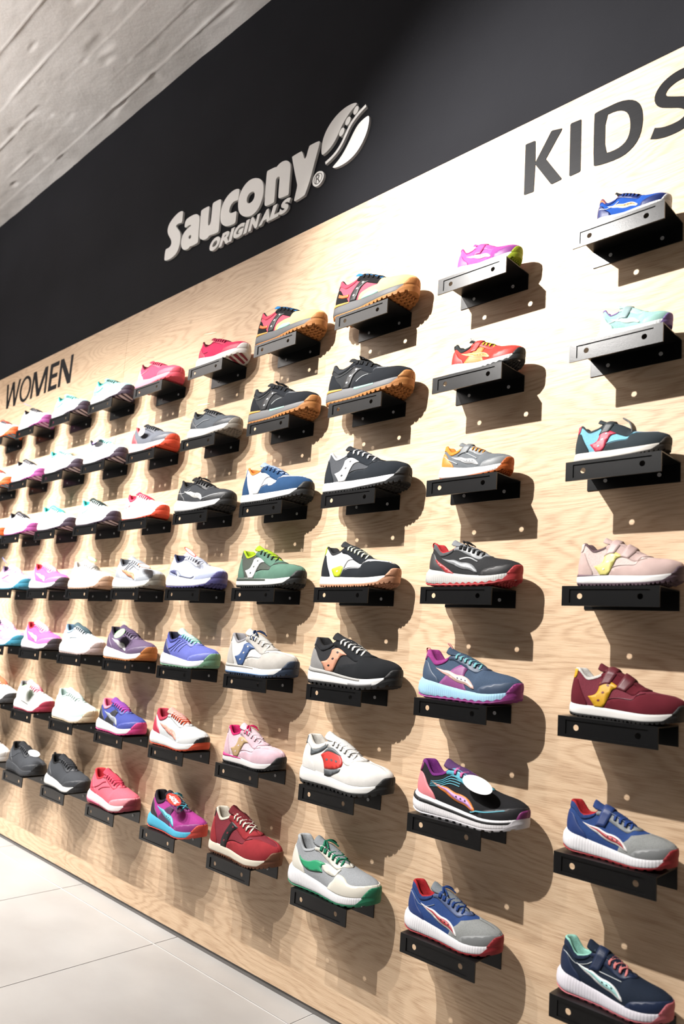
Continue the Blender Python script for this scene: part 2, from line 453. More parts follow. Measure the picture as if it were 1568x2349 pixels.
def flat_text(name, body, quad, parent, mat_, y0, y1, offset=0.02, shear=0.0, root=None):
    """text stretched over a wall rectangle (x0,x1,z0,z1), as a thin slab"""
    v, f = text_mesh(body, 1.0, shear, offset)
    a = np.array(v)[:, :2]; mn, mx = a.min(0), a.max(0)
    root = root or (sx0, 0.012, sz0)
    x = quad[0] + (a[:, 0] - mn[0]) / (mx[0] - mn[0]) * (quad[1] - quad[0]) - root[0]
    z = quad[2] + (a[:, 1] - mn[1]) / (mx[1] - mn[1]) * (quad[3] - quad[2]) - root[2]
    n = len(x)
    V = [(x[i], y0 - root[1], z[i]) for i in range(n)] + [(x[i], y1 - root[1], z[i]) for i in range(n)]
    cnt = {}
    for q in f:
        for i in range(len(q)):
            cnt[(q[i], q[(i + 1) % len(q)])] = 1
    Fc = [q for q in f] + [tuple(i + n for i in q[::-1]) for q in f]
    Fc += [(a_, a_ + n, b_ + n, b_) for (a_, b_) in cnt if (b_, a_) not in cnt]
    return obj(name, V, Fc, mat_, parent, False)
flat_text('registered_letter', 'R', (rcx - .011, rcx + .011, rcz - .016, rcz + .016), disc, mat('#55524f', 'print'), 0.0022, 0.0031, 0.0)
# ORIGINALS, letter by letter
ox0, oz0 = pix(478, 577, SY); ox1, oz1 = pix(648, 493.6, SY); _, ot0 = pix(493, 542.5, SY); oxr, ot1 = pix(663, 455.5, SY)
zb_, zt_ = (oz0 + oz1) / 2, (ot0 + ot1) / 2
wds = {'O': 1.12, 'R': 1.08, 'I': .5, 'G': 1.12, 'N': 1.08, 'A': 1.05, 'L': .92, 'S': 1.0}
tot = sum(wds[c] for c in 'ORIGINALS'); xx = ox0
for c in 'ORIGINALS':
    w = wds[c] / tot * (oxr - ox0)
    flat_text('small_letter', c, (xx + .004, xx + w - .002 + .01, zb_, zt_), sign, M_SIGN, 0.003, 0.0125, {'R': .045, 'A': .055, 'G': .06, 'S': .06, 'I': .10}.get(c, .07), 0.24)
    xx += w

# KIDS
ZK = (1100, 60, 468 / 1568.0)
kx, kz = pix(1203, 445, 0)
ks = empty('kids_sign', (kx, 0, kz)); tag(ks, 'large dark KIDS lettering on the oak wall', 'sign')
KR = (kx, 0, kz)
for out, holes in (
 ([(353,915),(362,908),(420,884),(429,886),(427,1050),(550,810),(560,803),(632,787),(630,800),(508,1022),(628,1170),(625,1180),(555,1215),(545,1213),(427,1065),(414,1270),(408,1275),(345,1298),(340,1296)], []),
 ([(697,760),(705,748),(778,718),(781,722),(773,1110),(765,1122),(695,1154),(688,1150)], []),
 ([(880,685),(890,668),(985,622),(1080,578),(1160,565),(1215,580),(1245,625),(1255,700),(1245,790),(1220,870),(1170,940),(1100,1000),(1000,1045),(890,1077),(872,1072)],
  [[(965,690),(1040,655),(1100,648),(1140,670),(1158,730),(1155,810),(1130,880),(1080,930),(1020,962),(960,980)]])):
    big = len(holes) > 0
    o_ = zp(out, *ZK, 0); h_ = [zp(h, *ZK, 0) for h in holes]
    if big: o_ = chaikin(o_, 1); h_ = [chaikin(h, 1) for h in h_]
    sign_part('letter', o_, h_, ks, M_VINYL, -0.0012, 0.0, KR)
sl, _ = pix(1100 + 1312 * ZK[2], 60 + 840 * ZK[2], 0); sb = kz - .003; sh_ = pix(1228, 320)[1] - kz + .006
SS = [(.93,.87),(.75,.93),(.52,.93),(.30,.87),(.17,.74),(.22,.61),(.42,.53),(.66,.45),(.83,.33),(.83,.19),(.66,.09),(.42,.07),(.2,.09),(.04,.14)]
sign_part('letter', stroke(chaikin([(sl + u * .108, sb + v * sh_) for u, v in SS], 2, False), 0.025), [], ks, M_VINYL, -0.0012, 0.0, KR)
# WOMEN
ZW = (0, 780, 320 / 1568.0)
wz0 = FZ + 1.0; wz1 = FZ + 1.143
wx = lambda px_, py_: pix(ZW[0] + px_ * ZW[2], ZW[1] + py_ * ZW[2], 0)[0]
wl = wx(62, 650)
wsn = empty('women_sign', (wl, 0, wz0)); tag(wsn, 'dark WOMEN lettering on the far part of the oak wall', 'sign')
WR = (wl, 0, wz0); WS = 0.026
def wletter(polys, x0, x1):
    for k, (pl, hl) in enumerate(polys):
        m = lambda l: [(x0 + u * (x1 - x0), wz0 + v * (wz1 - wz0)) for u, v in l]
        sign_part('letter', m(pl), [m(h) for h in hl], wsn, M_VINYL, -0.0012, 0.0, WR)
wletter([([(0,1),(.13,1),(.25,.25),(.42,1),(.56,1),(.75,.25),(.87,1),(1,1),(.82,0),(.68,0),(.49,.75),(.32,0),(.18,0)], [])], wx(62, 650), wx(222, 560))
wletter([(circle(.5, .5, .5, 32), [circle(.5, .5, .34, 32, .39)])], wx(226, 560), wx(350, 520))
wletter([([(0,0),(.12,0),(.15,.75),(.42,0),(.58,0),(.85,.75),(.88,0),(1,0),(.95,1),(.77,1),(.5,.25),(.23,1),(.05,1)], [])], wx(358, 500), wx(535, 440))
wletter([([(0,0),(1,0),(1,.16),(.3,.16),(.3,.44),(.92,.44),(.92,.59),(.3,.59),(.3,.85),(1,.85),(1,1),(0,1)], [])], wx(556, 430), wx(650, 400))
wletter([([(0,0),(.19,0),(.17,.72),(.76,0),(1,0),(1,1),(.82,1),(.84,.3),(.24,1),(0,1)], [])], wx(668, 380), wx(808, 330))

# ------------------------------------------------------------------ shelves
SW, SD, SH = 0.2, 0.1015, 0.0404
def shelf_meshes():
    b = MB()
    b.box(0, SW, -SD, -0.0001, -0.0022, 0.0)                      # top plate
    b.box(0, SW, -0.0024, -0.0001, -SH, -0.0022)                  # wall flange
    b.plate(rect(0, SW, -SH, -0.0022), [rect(.0165, SW - .0185, -SH + .0062, -.0068)], -SD, -SD + .0032)
    p = MB().plate(rect(.0165, SW - .0185, -SH + .0062, -.0068), [circle(.038, -.0205, .0058, 20), circle(.162, -.0205, .0058, 20)], -SD + .0022, -SD + .0034)
    s = MB()
    ring_ = circle(0, 0, .0042, 14); inn = circle(0, 0, .0021, 6)
    s.plate(ring_, [inn], -.0017, 0.0)
    s.plate(inn, [], -.0006, 0.0)
    return b, p, s
_b, _p, _s = shelf_meshes()
proto = None
def make_shelf(c, r, label):
    global proto
    loc = (COLX[c], 0, ROWZ[r])
    if proto is None:
        e = empty('shoe_shelf', loc)
        kids = [_b.build('bracket', M_BLACK, e), _p.build('label_panel', M_BLACK, e)]
        kids += [_s.build('screw', M_SCREW, e, False, (x, -0.0024, -.0215)) for x in (.042, .158)]
        proto = (e, kids)
    else:
        e = proto[0].copy(); COL.objects.link(e); e.location = loc
        for k in proto[1]:
            n = k.copy(); COL.objects.link(n); n.parent = e
    tag(e, label, 'shelf', 'black metal shoe shelves on the oak wall')
    return e
# ------------------------------------------------------------------ shoes
def curve(pts):
    xs = np.array([p[0] for p in pts], float); ys = np.array([p[1] for p in pts], float)
    h = np.diff(xs); d = np.diff(ys) / h
    m = np.zeros_like(xs)
    for i in range(1, len(xs) - 1):
        m[i] = 0 if d[i - 1] * d[i] <= 0 else 2 * d[i - 1] * d[i] / (d[i - 1] + d[i])
    m[0], m[-1] = d[0], d[-1]
    def f(x):
        x = np.clip(np.asarray(x, float), xs[0], xs[-1])
        i = np.clip(np.searchsorted(xs, x, 'right') - 1, 0, len(h) - 1)
        t = (x - xs[i]) / h[i]
        return ((1 + 2 * t) * (1 - t) ** 2 * ys[i] + t * (1 - t) ** 2 * h[i] * m[i]
                + t * t * (3 - 2 * t) * ys[i + 1] + t * t * (t - 1) * h[i] * m[i + 1])
    return f

GEO = {
 'jazz': dict(th=.018, rise=.012, spring=.048, flare=.009, hflare=.010, w0=.855, wl=.11, bx=.93, bh=.40, teeth=26,
    ms=[(0, .076), (.25, .072), (.5, .062), (.75, .052), (1, .042)],
    top=[(0, .385), (.06, .385), (.18, .312), (.27, .335), (.36, .388), (.5, .345), (.62, .285), (.76, .246), (.9, .232), (1, .208)]),
 'grid': dict(th=.024, rise=.014, spring=.058, flare=.012, hflare=.014, w0=.86, wl=.11, bx=.93, bh=.40, teeth=18,
    ms=[(0, .112), (.25, .098), (.5, .072), (.75, .056), (1, .045)],
    top=[(0, .400), (.06, .400), (.18, .330), (.27, .352), (.36, .402), (.5, .358), (.62, .300), (.76, .262), (.9, .246), (1, .220)]),
 'run': dict(th=.014, rise=.030, spring=.060, flare=.014, hflare=.028, w0=.87, wl=.09, bx=.925, bh=.45, teeth=14,
    ms=[(0, .135), (.12, .132), (.3, .105), (.5, .082), (.75, .064), (1, .050)],
    top=[(0, .402), (.06, .402), (.18, .312), (.27, .332), (.36, .388), (.5, .350), (.62, .298), (.76, .260), (.9, .244), (1, .222)]),
}
GW = [(0, .108), (.15, .112), (.4, .116), (.58, .142), (.72, .158), (.85, .156), (1, .15)]
GY_T = [(0, .066), (.1, .074), (.18, .080), (.28, .066), (.36, .052), (.52, .047), (.60, .038), (.66, 0.0), (1, 0)]

class Shoe:
    def __init__(s, geo, L, hs=1.0, ws=1.0, **kw):
        g = dict(GEO[geo]); g.update(kw)
        s.g = g; s.L = L; s.sc = np.array([L, L * ws, L * hs])
        s.W = curve(GW); s.YT = curve(GY_T); s.MS = curve(g['ms']); s.TOP = curve(g['top'])
    def w(s, X):
        h = np.clip(1 - X / .13, 0, 1); u = np.clip((X - .68) / .32, 0, 1)
        return s.W(X) * np.sqrt(np.clip(1 - h * h, 0, 1)) * np.sqrt(np.clip(1 - u ** 2.7, 0, 1))
    def yt(s, X):
        h = np.clip(1 - X / .11, 0, 1)
        return s.YT(X) * np.sqrt(np.clip(1 - h * h, 0, 1))
    def zl(s, X):
        g = s.g
        return g['th'] + g['rise'] * np.clip(1 - X / .14, 0, 1) ** 2 + g['spring'] * np.clip((X - .66) / .34, 0, 1) ** 1.9
    def zb(s, X): return s.zl(X) + s.MS(X)
    def zt(s, X): return s.TOP(X)
    @staticmethod
    def s2x(a): return (1 - np.cos(np.pi * np.clip(a, 0, 1))) / 2
    @staticmethod
    def x2s(X): return np.arccos(1 - 2 * np.clip(X, 0, 1)) / np.pi
    def raw(s, a, t):
        X = s.s2x(a)
        yb, zb, yt, zt = s.w(X), s.zb(X), s.yt(X), s.zt(X)
        xt = X + .032 * np.clip(1 - X / .25, 0, 1) ** 1.5 - .055 * np.clip((X - .7) / .3, 0, 1) ** 2
        dz = zt - zb
        op = np.clip(yt / .03, 0, 1); hw = np.clip(1 - X / .14, 0, 1); tw = np.clip((X - .8) / .2, 0, 1)
        op = np.maximum(op, hw)
        c1 = (X - .014 * hw + .016 * tw, yb + .014 * (1 - hw) * (1 - tw), zb + dz * (.38 * op + .62 * (1 - op)))
        c2 = (xt - .010 * hw + .055 * tw, yt + (yb - yt) * (.32 * op + .62 * (1 - op)), zt - dz * (.35 * op + .02 * (1 - op)))
        k0, k1, k2, k3 = (1 - t) ** 3, 3 * t * (1 - t) ** 2, 3 * t * t * (1 - t), t ** 3
        return np.stack([k0 * X + k1 * c1[0] + k2 * c2[0] + k3 * xt, k0 * yb + k1 * c1[1] + k2 * c2[1] + k3 * yt,
                         k0 * zb + k1 * c1[2] + k2 * c2[2] + k3 * zt], -1)
    def surf(s, X, t, side=-1, off=0.0):
        a = s.x2s(np.asarray(X, float)); t = np.clip(np.asarray(t, float), 0, 1)
        return s.surf_s(a, t, side, off)
    def surf_s(s, a, t, side=-1, off=0.0):
        P = s.raw(a, t)
        if np.any(off):
            e = 2e-3
            a0, a1 = np.clip(a - e, 0, 1), np.clip(a + e, 0, 1); t0, t1 = np.clip(t - e * 5, 0, 1), np.clip(t + e * 5, 0, 1)
            n = np.cross(s.raw(a1, t) - s.raw(a0, t), s.raw(a, t1) - s.raw(a, t0))
            ref = P - np.stack([np.clip(P[..., 0], .1, .86), 0 * P[..., 1], np.minimum(P[..., 2], s.zb(s.s2x(a)) + .06)], -1)
            sg = np.sign((n * ref).sum(-1, keepdims=True)); sg[sg == 0] = 1
            ln = np.linalg.norm(n, axis=-1, keepdims=True); ln[ln < 1e-12] = 1
            P = P + n / ln * sg * (off[..., None] if isinstance(off, np.ndarray) else off)
        P = P * np.array([1, side, 1])
        return P
    def fin(s, P): return np.asarray(P) * s.sc
    # plan outline moved outward by off
    def outl(s, a, off, z):
        X = s.s2x(a); e = 1e-3
        f = lambda q: np.stack([s.s2x(q), s.w(s.s2x(q))], -1)
        d = f(np.clip(a + e, 0, 1)) - f(np.clip(a - e, 0, 1))
        n = np.stack([-d[:, 1], d[:, 0]], -1)
        n /= np.maximum(np.linalg.norm(n, axis=1, keepdims=True), 1e-12)
        n[0] = (-1, 0); n[-1] = (1, 0)
        p = f(a) + n * (off if np.ndim(off) == 0 else np.asarray(off)[:, None])
        p[0, 1] = p[-1, 1] = 0
        return np.stack([p[:, 0], -np.maximum(p[:, 1], 0), z + 0 * a], -1)
    def ring(s, levels, cap_lo=False, cap_hi=False):
        V = []; F = []
        n = len(levels[0])
        for l in levels:
            m = l * np.array([1, -1, 1])
            V += list(l) + list(m[n - 2:0:-1])
        N = 2 * n - 2
        for k in range(len(levels) - 1):
            for i in range(N):
                j = (i + 1) % N
                F.append((k * N + i, k * N + j, (k + 1) * N + j, (k + 1) * N + i))
        for flag, k in ((cap_lo, 0), (cap_hi, len(levels) - 1)):
            if not flag: continue
            b = k * N; rt = lambda i: b + (0 if i == 0 else (n - 1 if i == n - 1 else N - i))
            for i in range(n - 1):
                q = [b + i, rt(i), rt(i + 1), b + i + 1]
                q = [v for x, v in enumerate(q) if v not in q[:x]]
                F.append(tuple(q) if k == 0 else tuple(q[::-1]))
        return s.fin(V), F

    # ---------------- parts
    def upper(s, col, kind, root):
        a = np.linspace(0, 1, 44)
        lv = [s.surf_s(a, np.full(44, t)) for t in np.linspace(0, 1, 13)]
        V, F = s.ring(lv)
        o = obj('upper', V, F, mat(col, kind), root)
        bm = bmesh.new(); bm.from_mesh(o.data)
        bmesh.ops.remove_doubles(bm, verts=bm.verts, dist=1e-5)
        bm.to_mesh(o.data); bm.free()
        return o
    def fl(s, X): return s.g['flare'] * (1 - .6 * np.clip((X - .75) / .25, 0, 1)) + s.g['hflare'] * np.clip(1 - X / .28, 0, 1) ** 1.5
    def midsole(s, col, root, kind='foam'):
        a = np.linspace(0, 1, 56); X = s.s2x(a); zl, h = s.zl(X), s.MS(X); f = s.fl(X)
        lv = [s.outl(a, -.02, zl + .001), s.outl(a, f * .55, zl + .002), s.outl(a, f * .95, zl + .14 * h), s.outl(a, f, zl + .34 * h),
              s.outl(a, f * .8 + .002, zl + .7 * h), s.outl(a, .008 + 0 * a, zl + h * .97 + .004), s.outl(a, .004 + 0 * a, zl + h + .008),
              s.outl(a, -.006 + 0 * a, zl + h + .006), s.outl(a, -.03, zl + h * .8)]
        V, F = s.ring(lv, True, False)
        return obj('midsole', V, F, mat(col, kind), root)
    def band(s, name, x0, x1, lo, hi, col, root, kind='foam', off=.0025):
        """coloured layer moulded on the side of the midsole; lo/hi are fractions of its height at the two ends"""
        a = np.linspace(s.x2s(x0), s.x2s(x1), 30); X = s.s2x(a)
        zl, h, f = s.zl(X), s.MS(X), s.fl(X)
        t = np.linspace(0, 1, 30)
        l = lo[0] + (lo[1] - lo[0]) * t; hi_ = hi[0] + (hi[1] - hi[0]) * t
        def at(fr, o):
            ff = np.interp(fr, [0, .14, .34, .7, .97, 1.08], [.55, .95, 1, .8, .45, .3]) * f + np.where(fr > .8, .003, 0)
            return s.outl_any(a, ff + o, zl + fr * h + .002)
        lv = [at(l, -.006), at(l, off), at(l * .5 + hi_ * .5, off), at(hi_, off), at(hi_, -.006)]
        V = []; F = []
        for sd in (1, -1):
            b = len(V)
            for q in lv: V += list(q * np.array([1, sd, 1]))
            for k in range(4):
                for i in range(29):
                    q = (b + k * 30 + i, b + k * 30 + i + 1, b + (k + 1) * 30 + i + 1, b + (k + 1) * 30 + i)
                    F.append(q if sd == 1 else q[::-1])
        return obj(name, s.fin(V), F, mat(col, kind), root)
    def outl_any(s, a, off, z):
        X = s.s2x(a); e = 1e-3
        f = lambda q: np.stack([s.s2x(q), s.w(s.s2x(q))], -1)
        d = f(np.clip(a + e, 0, 1)) - f(np.clip(a - e, 0, 1))
        n = np.stack([-d[:, 1], d[:, 0]], -1)
        n /= np.maximum(np.linalg.norm(n, axis=1, keepdims=True), 1e-12)
        p = f(a) + n * np.asarray(off)[:, None]
        return np.stack([p[:, 0], -np.maximum(p[:, 1], 0), z], -1)
    def outsole(s, col, root, wave=0.0):
        n = 150
        a = np.linspace(0, 1, n); X = s.s2x(a); zl = s.zl(X); th = s.g['th']; f = s.fl(X); h = s.MS(X)
        ph = (X * s.g['teeth']) % 1.0
        tooth = np.where(ph < .36, .55 * th, 0.0)
        tooth[0] = tooth[-1] = 0
        if wave:
            tooth = th * .5 * (.5 + .5 * np.cos(2 * np.pi * X * s.g['teeth']))
        tip = np.clip((X - s.g['w0']) / s.g['wl'], 0, 1); tip = tip * tip * (3 - 2 * tip)
        fr = tip * 1.02
        if wave: fr = np.maximum(fr, wave / h * (.6 + .4 * np.sin(2 * np.pi * X * s.g['teeth'])) * np.clip((X + .1) / .4, 0, 1))
        zo = zl - th
        msoff = lambda q: np.interp(q, [0, .14, .34, .7, .97, 1.08], [.55, .95, 1, .8, .45, .3]) * f + np.where(q > .8, .003, 0)
        lv = [s.outl(a, -.05, zo + tooth), s.outl(a, f * .45 + .001, zo + tooth), s.outl(a, f * .8 + .002 + wave * .15, zl - .1 * th)]
        for k in (.35, .7, 1.0):
            q = fr * k
            lv.append(s.outl(a, msoff(q) + .004, zl + .002 + q * h + .003 * k))
        lv.append(s.outl(a, -.012, zl + .003 + fr * h * .95))
        V, F = s.ring(lv, True, False)
        o = obj('outsole', V, F, mat(col, 'rubber'), root, False)
        if s.g.get('bump', 1):
            b = s.g['bx']; bh = s.g['bh']
            s.patch('toe_bumper', [(b, 0), (b, 0), (b + .025, bh * .4), (.97, bh * .85), (1, bh), (1, bh), (1, 0), (1, 0)], col, root, 'rubber', .010)
        return o
    def lining(s, col, root, xe=.34):
        a = np.linspace(0, float(s.x2s(xe)), 26); X = s.s2x(a)
        T = s.surf_s(a, np.ones(26)); yt = -T[:, 1]; zi = s.zb(X) + .02
        def lvl(k, dz, zabs=None):
            x = T[:, 0] + k * np.clip(1 - X / .12, 0, 1)
            y = np.maximum(yt - k * (1 - .4 * np.clip(1 - X / .06, 0, 1)), 0) * (X > 1e-9)
            return np.stack([x, -y, (T[:, 2] + dz) if zabs is None else zabs], -1)
        o0 = s.surf_s(a, np.full(26, .955), -1, .004)
        lv = [o0, lvl(-.004, .003), lvl(.004, .010), lvl(.014, .009), lvl(.022, -.004), lvl(.024, -.04), lvl(.020, 0, zi)]
        V = []; F = []; n = 26
        for sd in (1, -1):
            b = len(V)
            for q in lv: V += list(q * np.array([1, sd, 1]))
            for k in range(len(lv) - 1):
                for i in range(n - 1):
                    q = (b + k * n + i, b + k * n + i + 1, b + (k + 1) * n + i + 1, b + (k + 1) * n + i)
                    F.append(q if sd == 1 else q[::-1])
        m = len(lv) * n; k = (len(lv) - 1) * n
        for i in range(n - 1): F.append((k + i, k + i + 1, m + k + i + 1, m + k + i))
        o = obj('collar_lining', s.fin(V), F, mat(col, 'mesh'), root)
        bm = bmesh.new(); bm.from_mesh(o.data); bmesh.ops.remove_doubles(bm, verts=bm.verts, dist=2e-5); bm.to_mesh(o.data); bm.free()
        return o
    def tongue(s, col, root, kind='mesh', up=.045):
        z4 = float(s.zt(.36))
        path = [(.262, z4 + up + .002, .054), (.270, z4 + up, .064), (.30, z4 + up * .66, .070), (.335, z4 + up * .34, .068)]
        for X in np.linspace(.375, .68, 9):
            path.append((X, float(s.zt(X)) + .004 - .012 * max(0, (X - .63) / .05), float(s.yt(X)) + .012))
        return s.loft('tongue', path, .010, mat(col, kind), root)
    def loft(s, name, path, th, m, root):
        V = []; F = []; K = 12
        for x, z, hw in path:
            for i in range(K):
                p = 2 * math.pi * i / K
                V.append((x + th * .4 * math.sin(p), -hw * math.cos(p), z + th * math.sin(p) - (.012 + .030 * min(1, max(0, (.40 - x) / .1))) * math.cos(p) ** 2))
        for k in range(len(path) - 1):
            for i in range(K):
                j = (i + 1) % K
                F.append((k * K + i, k * K + j, (k + 1) * K + j, (k + 1) * K + i))
        F.append(tuple(range(K))[::-1]); F.append(tuple((len(path) - 1) * K + i for i in range(K)))
        return obj(name, s.fin(V), F, m, root)
    def patch(s, name, poly, col, root, kind='suede', off=.005, sides=(-1, 1), sm=2):
        if sm: poly = chaikin(poly, sm)
        if not any(p[0] < .004 or p[0] > .996 or (p[1] > .99 and p[0] > .62) for p in poly): sides = (-1,)
        pts = [(float(s.x2s(p[0])), min(1, max(0, p[1])) * .3) for p in poly]
        st = .024; b = []
        for i in range(len(pts)):
            p, q = pts[i], pts[(i + 1) % len(pts)]
            l = math.hypot(q[0] - p[0], q[1] - p[1])
            if l < 1e-4: continue
            k = max(1, int(l / st))
            for j in range(k): b.append((p[0] + (q[0] - p[0]) * j / k, p[1] + (q[1] - p[1]) * j / k))
        B = np.array(b)
        x0, y0 = B.min(0); x1, y1 = B.max(0)
        gx, gy = np.meshgrid(np.arange(x0 + st / 2, x1, st), np.arange(y0 + st / 2, y1, st))
        G = np.stack([gx.ravel(), gy.ravel()], -1)
        if len(G):
            ins = np.zeros(len(G), bool); j = len(B) - 1
            for i in range(len(B)):
                xi, yi = B[i]; xj, yj = B[j]
                c = (yi > G[:, 1]) != (yj > G[:, 1])
                with np.errstate(divide='ignore', invalid='ignore'):
                    ins ^= c & (G[:, 0] < (xj - xi) * (G[:, 1] - yi) / (yj - yi + 1e-15) + xi)
                j = i
            G = G[ins]
            if len(G):
                dm = np.sqrt(((G[:, None] - B[None]) ** 2).sum(-1)).min(1); G = G[dm > st * .45]
        co = [Vector(p) for p in b] + [Vector(p) for p in G]
        vs, es, fs, _, _, _ = delaunay_2d_cdt(co, [], [list(range(len(b)))], 1, 1e-6)
        A = np.array([(v.x, v.y) for v in vs])
        cnt = {}; tri = []
        for f in fs:
            f = list(f)
            ar = sum(A[f[i]][0] * A[f[(i + 1) % len(f)]][1] - A[f[(i + 1) % len(f)]][0] * A[f[i]][1] for i in range(len(f)))
            if ar < 0: f = f[::-1]
            tri.append(f)
            for i in range(len(f)): cnt[(f[i], f[(i + 1) % len(f)])] = 1
        rim = [(p, q) for (p, q) in cnt if (q, p) not in cnt]
        V = []; F = []
        for sd in sides:
            base = len(V); n = len(A)
            V += list(s.surf_s(A[:, 0], A[:, 1] / .3, sd, off)); V += list(s.surf_s(A[:, 0], A[:, 1] / .3, sd, -.003))
            fl = (lambda q: q) if sd < 0 else (lambda q: q[::-1])
            F += [tuple(fl([base + i for i in f])) for f in tri]
            F += [tuple(fl([base + p, base + n + p, base + n + q, base + q])) for p, q in rim]
        return obj(name, s.fin(V), F, mat(col, kind) if isinstance(col, str) else col, root, sm != 0)
    def line(s, name, pts, w, col, root, kind='print', off=.007, sides=(-1, 1)):
        p = chaikin(pts, 2, False)
        q = stroke([(x, t * .45) for x, t in p], w)
        return s.patch(name, [(x, z / .45) for x, z in q], col, root, kind, off, sides, 0)
    def dots(s, pts, r, col, root, off=.009, kind='print'):
        for x, t in pts:
            s.patch('stripe_hole', [(x + r * math.cos(i * math.pi / 6), t + r / .42 * math.sin(i * math.pi / 6)) for i in range(12)], col, root, kind, off, (-1,), 0)
    def tube(s, mb, P, a=.0125, b=.0052):
        P = np.asarray(P, float); n = len(P); K = 6
        V = []
        for i in range(n):
            t = P[min(n - 1, i + 1)] - P[max(0, i - 1)]; t /= np.linalg.norm(t) + 1e-12
            up = np.array([0, 0, 1.0]); sd = np.cross(t, up); l = np.linalg.norm(sd)
            sd = sd / l if l > .15 else np.array([1.0, 0, 0])
            u = np.cross(sd, t)
            for k in range(K):
                p = 2 * math.pi * k / K
                V.append(P[i] + sd * a * math.cos(p) + u * b * math.sin(p))
        F = [(i * K + k, i * K + (k + 1) % K, (i + 1) * K + (k + 1) % K, (i + 1) * K + k) for i in range(n - 1) for k in range(K)]
        F += [tuple(range(K))[::-1], tuple((n - 1) * K + k for k in range(K))]
        mb.add(s.fin(V), F)
    def laces(s, col, root, n=6, x0=.385, x1=.62, bow=True, name='laces'):
        mb = MB()
        xs = np.linspace(x0, x1, n)
        for i, X in enumerate(xs):
            for sd in (-1, 1):
                X2 = xs[i - 1] if i else X
                p0 = s.surf([X], [.84], sd, .008)[0]; p0b = s.surf([X], [.97], sd, .012)[0]
                p2 = s.surf([X2], [.84], -sd, .008)[0]; p2b = s.surf([X2], [.97], -sd, .012)[0]
                m = (p0b + p2b) / 2; m[2] += .012 + (.004 if sd > 0 else 0)
                P = chaikin([tuple(p0), tuple(p0b), tuple(m), tuple(p2b), tuple(p2)], 1, False)
                s.tube(mb, P)
        if bow:
            c = s.surf([x0 - .01], [.99], -1)[0]; c[1] = 0; c[2] += .030
            for sd in (-1, 1):
                loop = [(0, 0, 0), (.02, sd * .03, .014), (.045, sd * .065, .000), (.062, sd * .075, -.020), (.05, sd * .055, -.012), (.02, sd * .025, .004), (0, 0, .002)]
                s.tube(mb, chaikin([tuple(c + np.array(p)) for p in loop], 2, False), .009, .006)
                end = [(0, 0, .002), (.035, sd * .028, .006), (.075, sd * .05, -.015), (.10, sd * .062, -.035)]
                s.tube(mb, chaikin([tuple(c + np.array(p)) for p in end], 2, False), .008, .006)
        return mb.build(name, mat(col, 'lace'), root, True)
    def strap(s, col, root, x0=.38, x1=.48, tl=.48, slant=-.05, kind='leather', lift=.022, off=.012):
        V = []; F = []; nx = 5
        U = list(np.linspace(tl, .96, 7))
        rows = []
        for k in range(nx):
            X = x0 + (x1 - x0) * k / (nx - 1)
            lat = [s.surf([X + slant * (1 - u) / (1 - tl)], [u], -1, off)[0] for u in U]
            med = [s.surf([X], [u], 1, off)[0] for u in U[::-1]]
            c = np.array([X, 0, float(s.zt(X)) + lift + off])
            e1 = lat[-1] * .5 + c * .5 + np.array([0, 0, .006]); e2 = med[0] * .5 + c * .5 + np.array([0, 0, .006])
            rows.append(lat + [e1, c, e2] + med)
        R_ = np.array(rows); m = R_.shape[1]
        dn = R_.copy(); cen = np.stack([R_[..., 0], R_[..., 1] * .9, R_[..., 2] - .008], -1); dn = cen
        V = list(R_.reshape(-1, 3)) + list(dn.reshape(-1, 3)); h = nx * m
        for i in range(nx - 1):
            for j in range(m - 1):
                q = (i * m + j, (i + 1) * m + j, (i + 1) * m + j + 1, i * m + j + 1)
                F.append(q); F.append(tuple(v + h for v in q[::-1]))
        for i in range(nx - 1):
            F.append((i * m, i * m + h, (i + 1) * m + h, (i + 1) * m)); F.append((i * m + m - 1, (i + 1) * m + m - 1, (i + 1) * m + m - 1 + h, i * m + m - 1 + h))
        for j in range(m - 1):
            F.append((j, j + 1, j + 1 + h, j + h)); k = (nx - 1) * m; F.append((k + j, k + j + h, k + j + 1 + h, k + j + 1))
        return obj('strap', s.fin(V), F, mat(col, kind), root)
    def pads(s, col, root, polys):
        """lighter pieces on the underside of the outsole, (x, y) polygons"""
        for pl in polys:
            n = len(pl); V = []
            for o in (.0035, -.004):
                for x, y in pl:
                    V.append((x, y, float(s.zl(x)) - s.g['th'] - o))
            F = [tuple(range(n)), tuple(range(n, 2 * n))[::-1]] + [(i, n + i, n + (i + 1) % n, (i + 1) % n) for i in range(n)]
            obj('tread_pad', s.fin(V), F, mat(col, 'rubber'), root, False)
    def lugs(s, col, root):
        """chunky tread blocks under the forefoot"""
        mb = MB()
        for i in range(7):
            X = .66 + .045 * i
            for j in range(-2, 3):
                w = float(s.w(np.array(X))) * .36
                y = j * w + (.5 * w if i % 2 else 0)
                if abs(y) > float(s.w(np.array(X))) * .92: continue
                z = float(s.zl(X)) - s.g['th']
                z2 = float(s.zl(X + .03)) - s.g['th']
                v = [(X - .016, y, z + .004), (X + .004, y - w * .36, z + .004), (X + .026, y, z2 + .004), (X + .004, y + w * .36, z + .004),
                     (X - .010, y, z - .008), (X + .004, y - w * .26, z - .008), (X + .018, y, z2 - .008), (X + .004, y + w * .26, z - .008)]
                mb.add(s.fin(v), [(7, 6, 5, 4), (0, 1, 5, 4), (1, 2, 6, 5), (2, 3, 7, 6), (3, 0, 4, 7)])
        if s.g.get('nolug'): return
        return mb.build('tread_block', mat(col, 'rubber'), root, False)
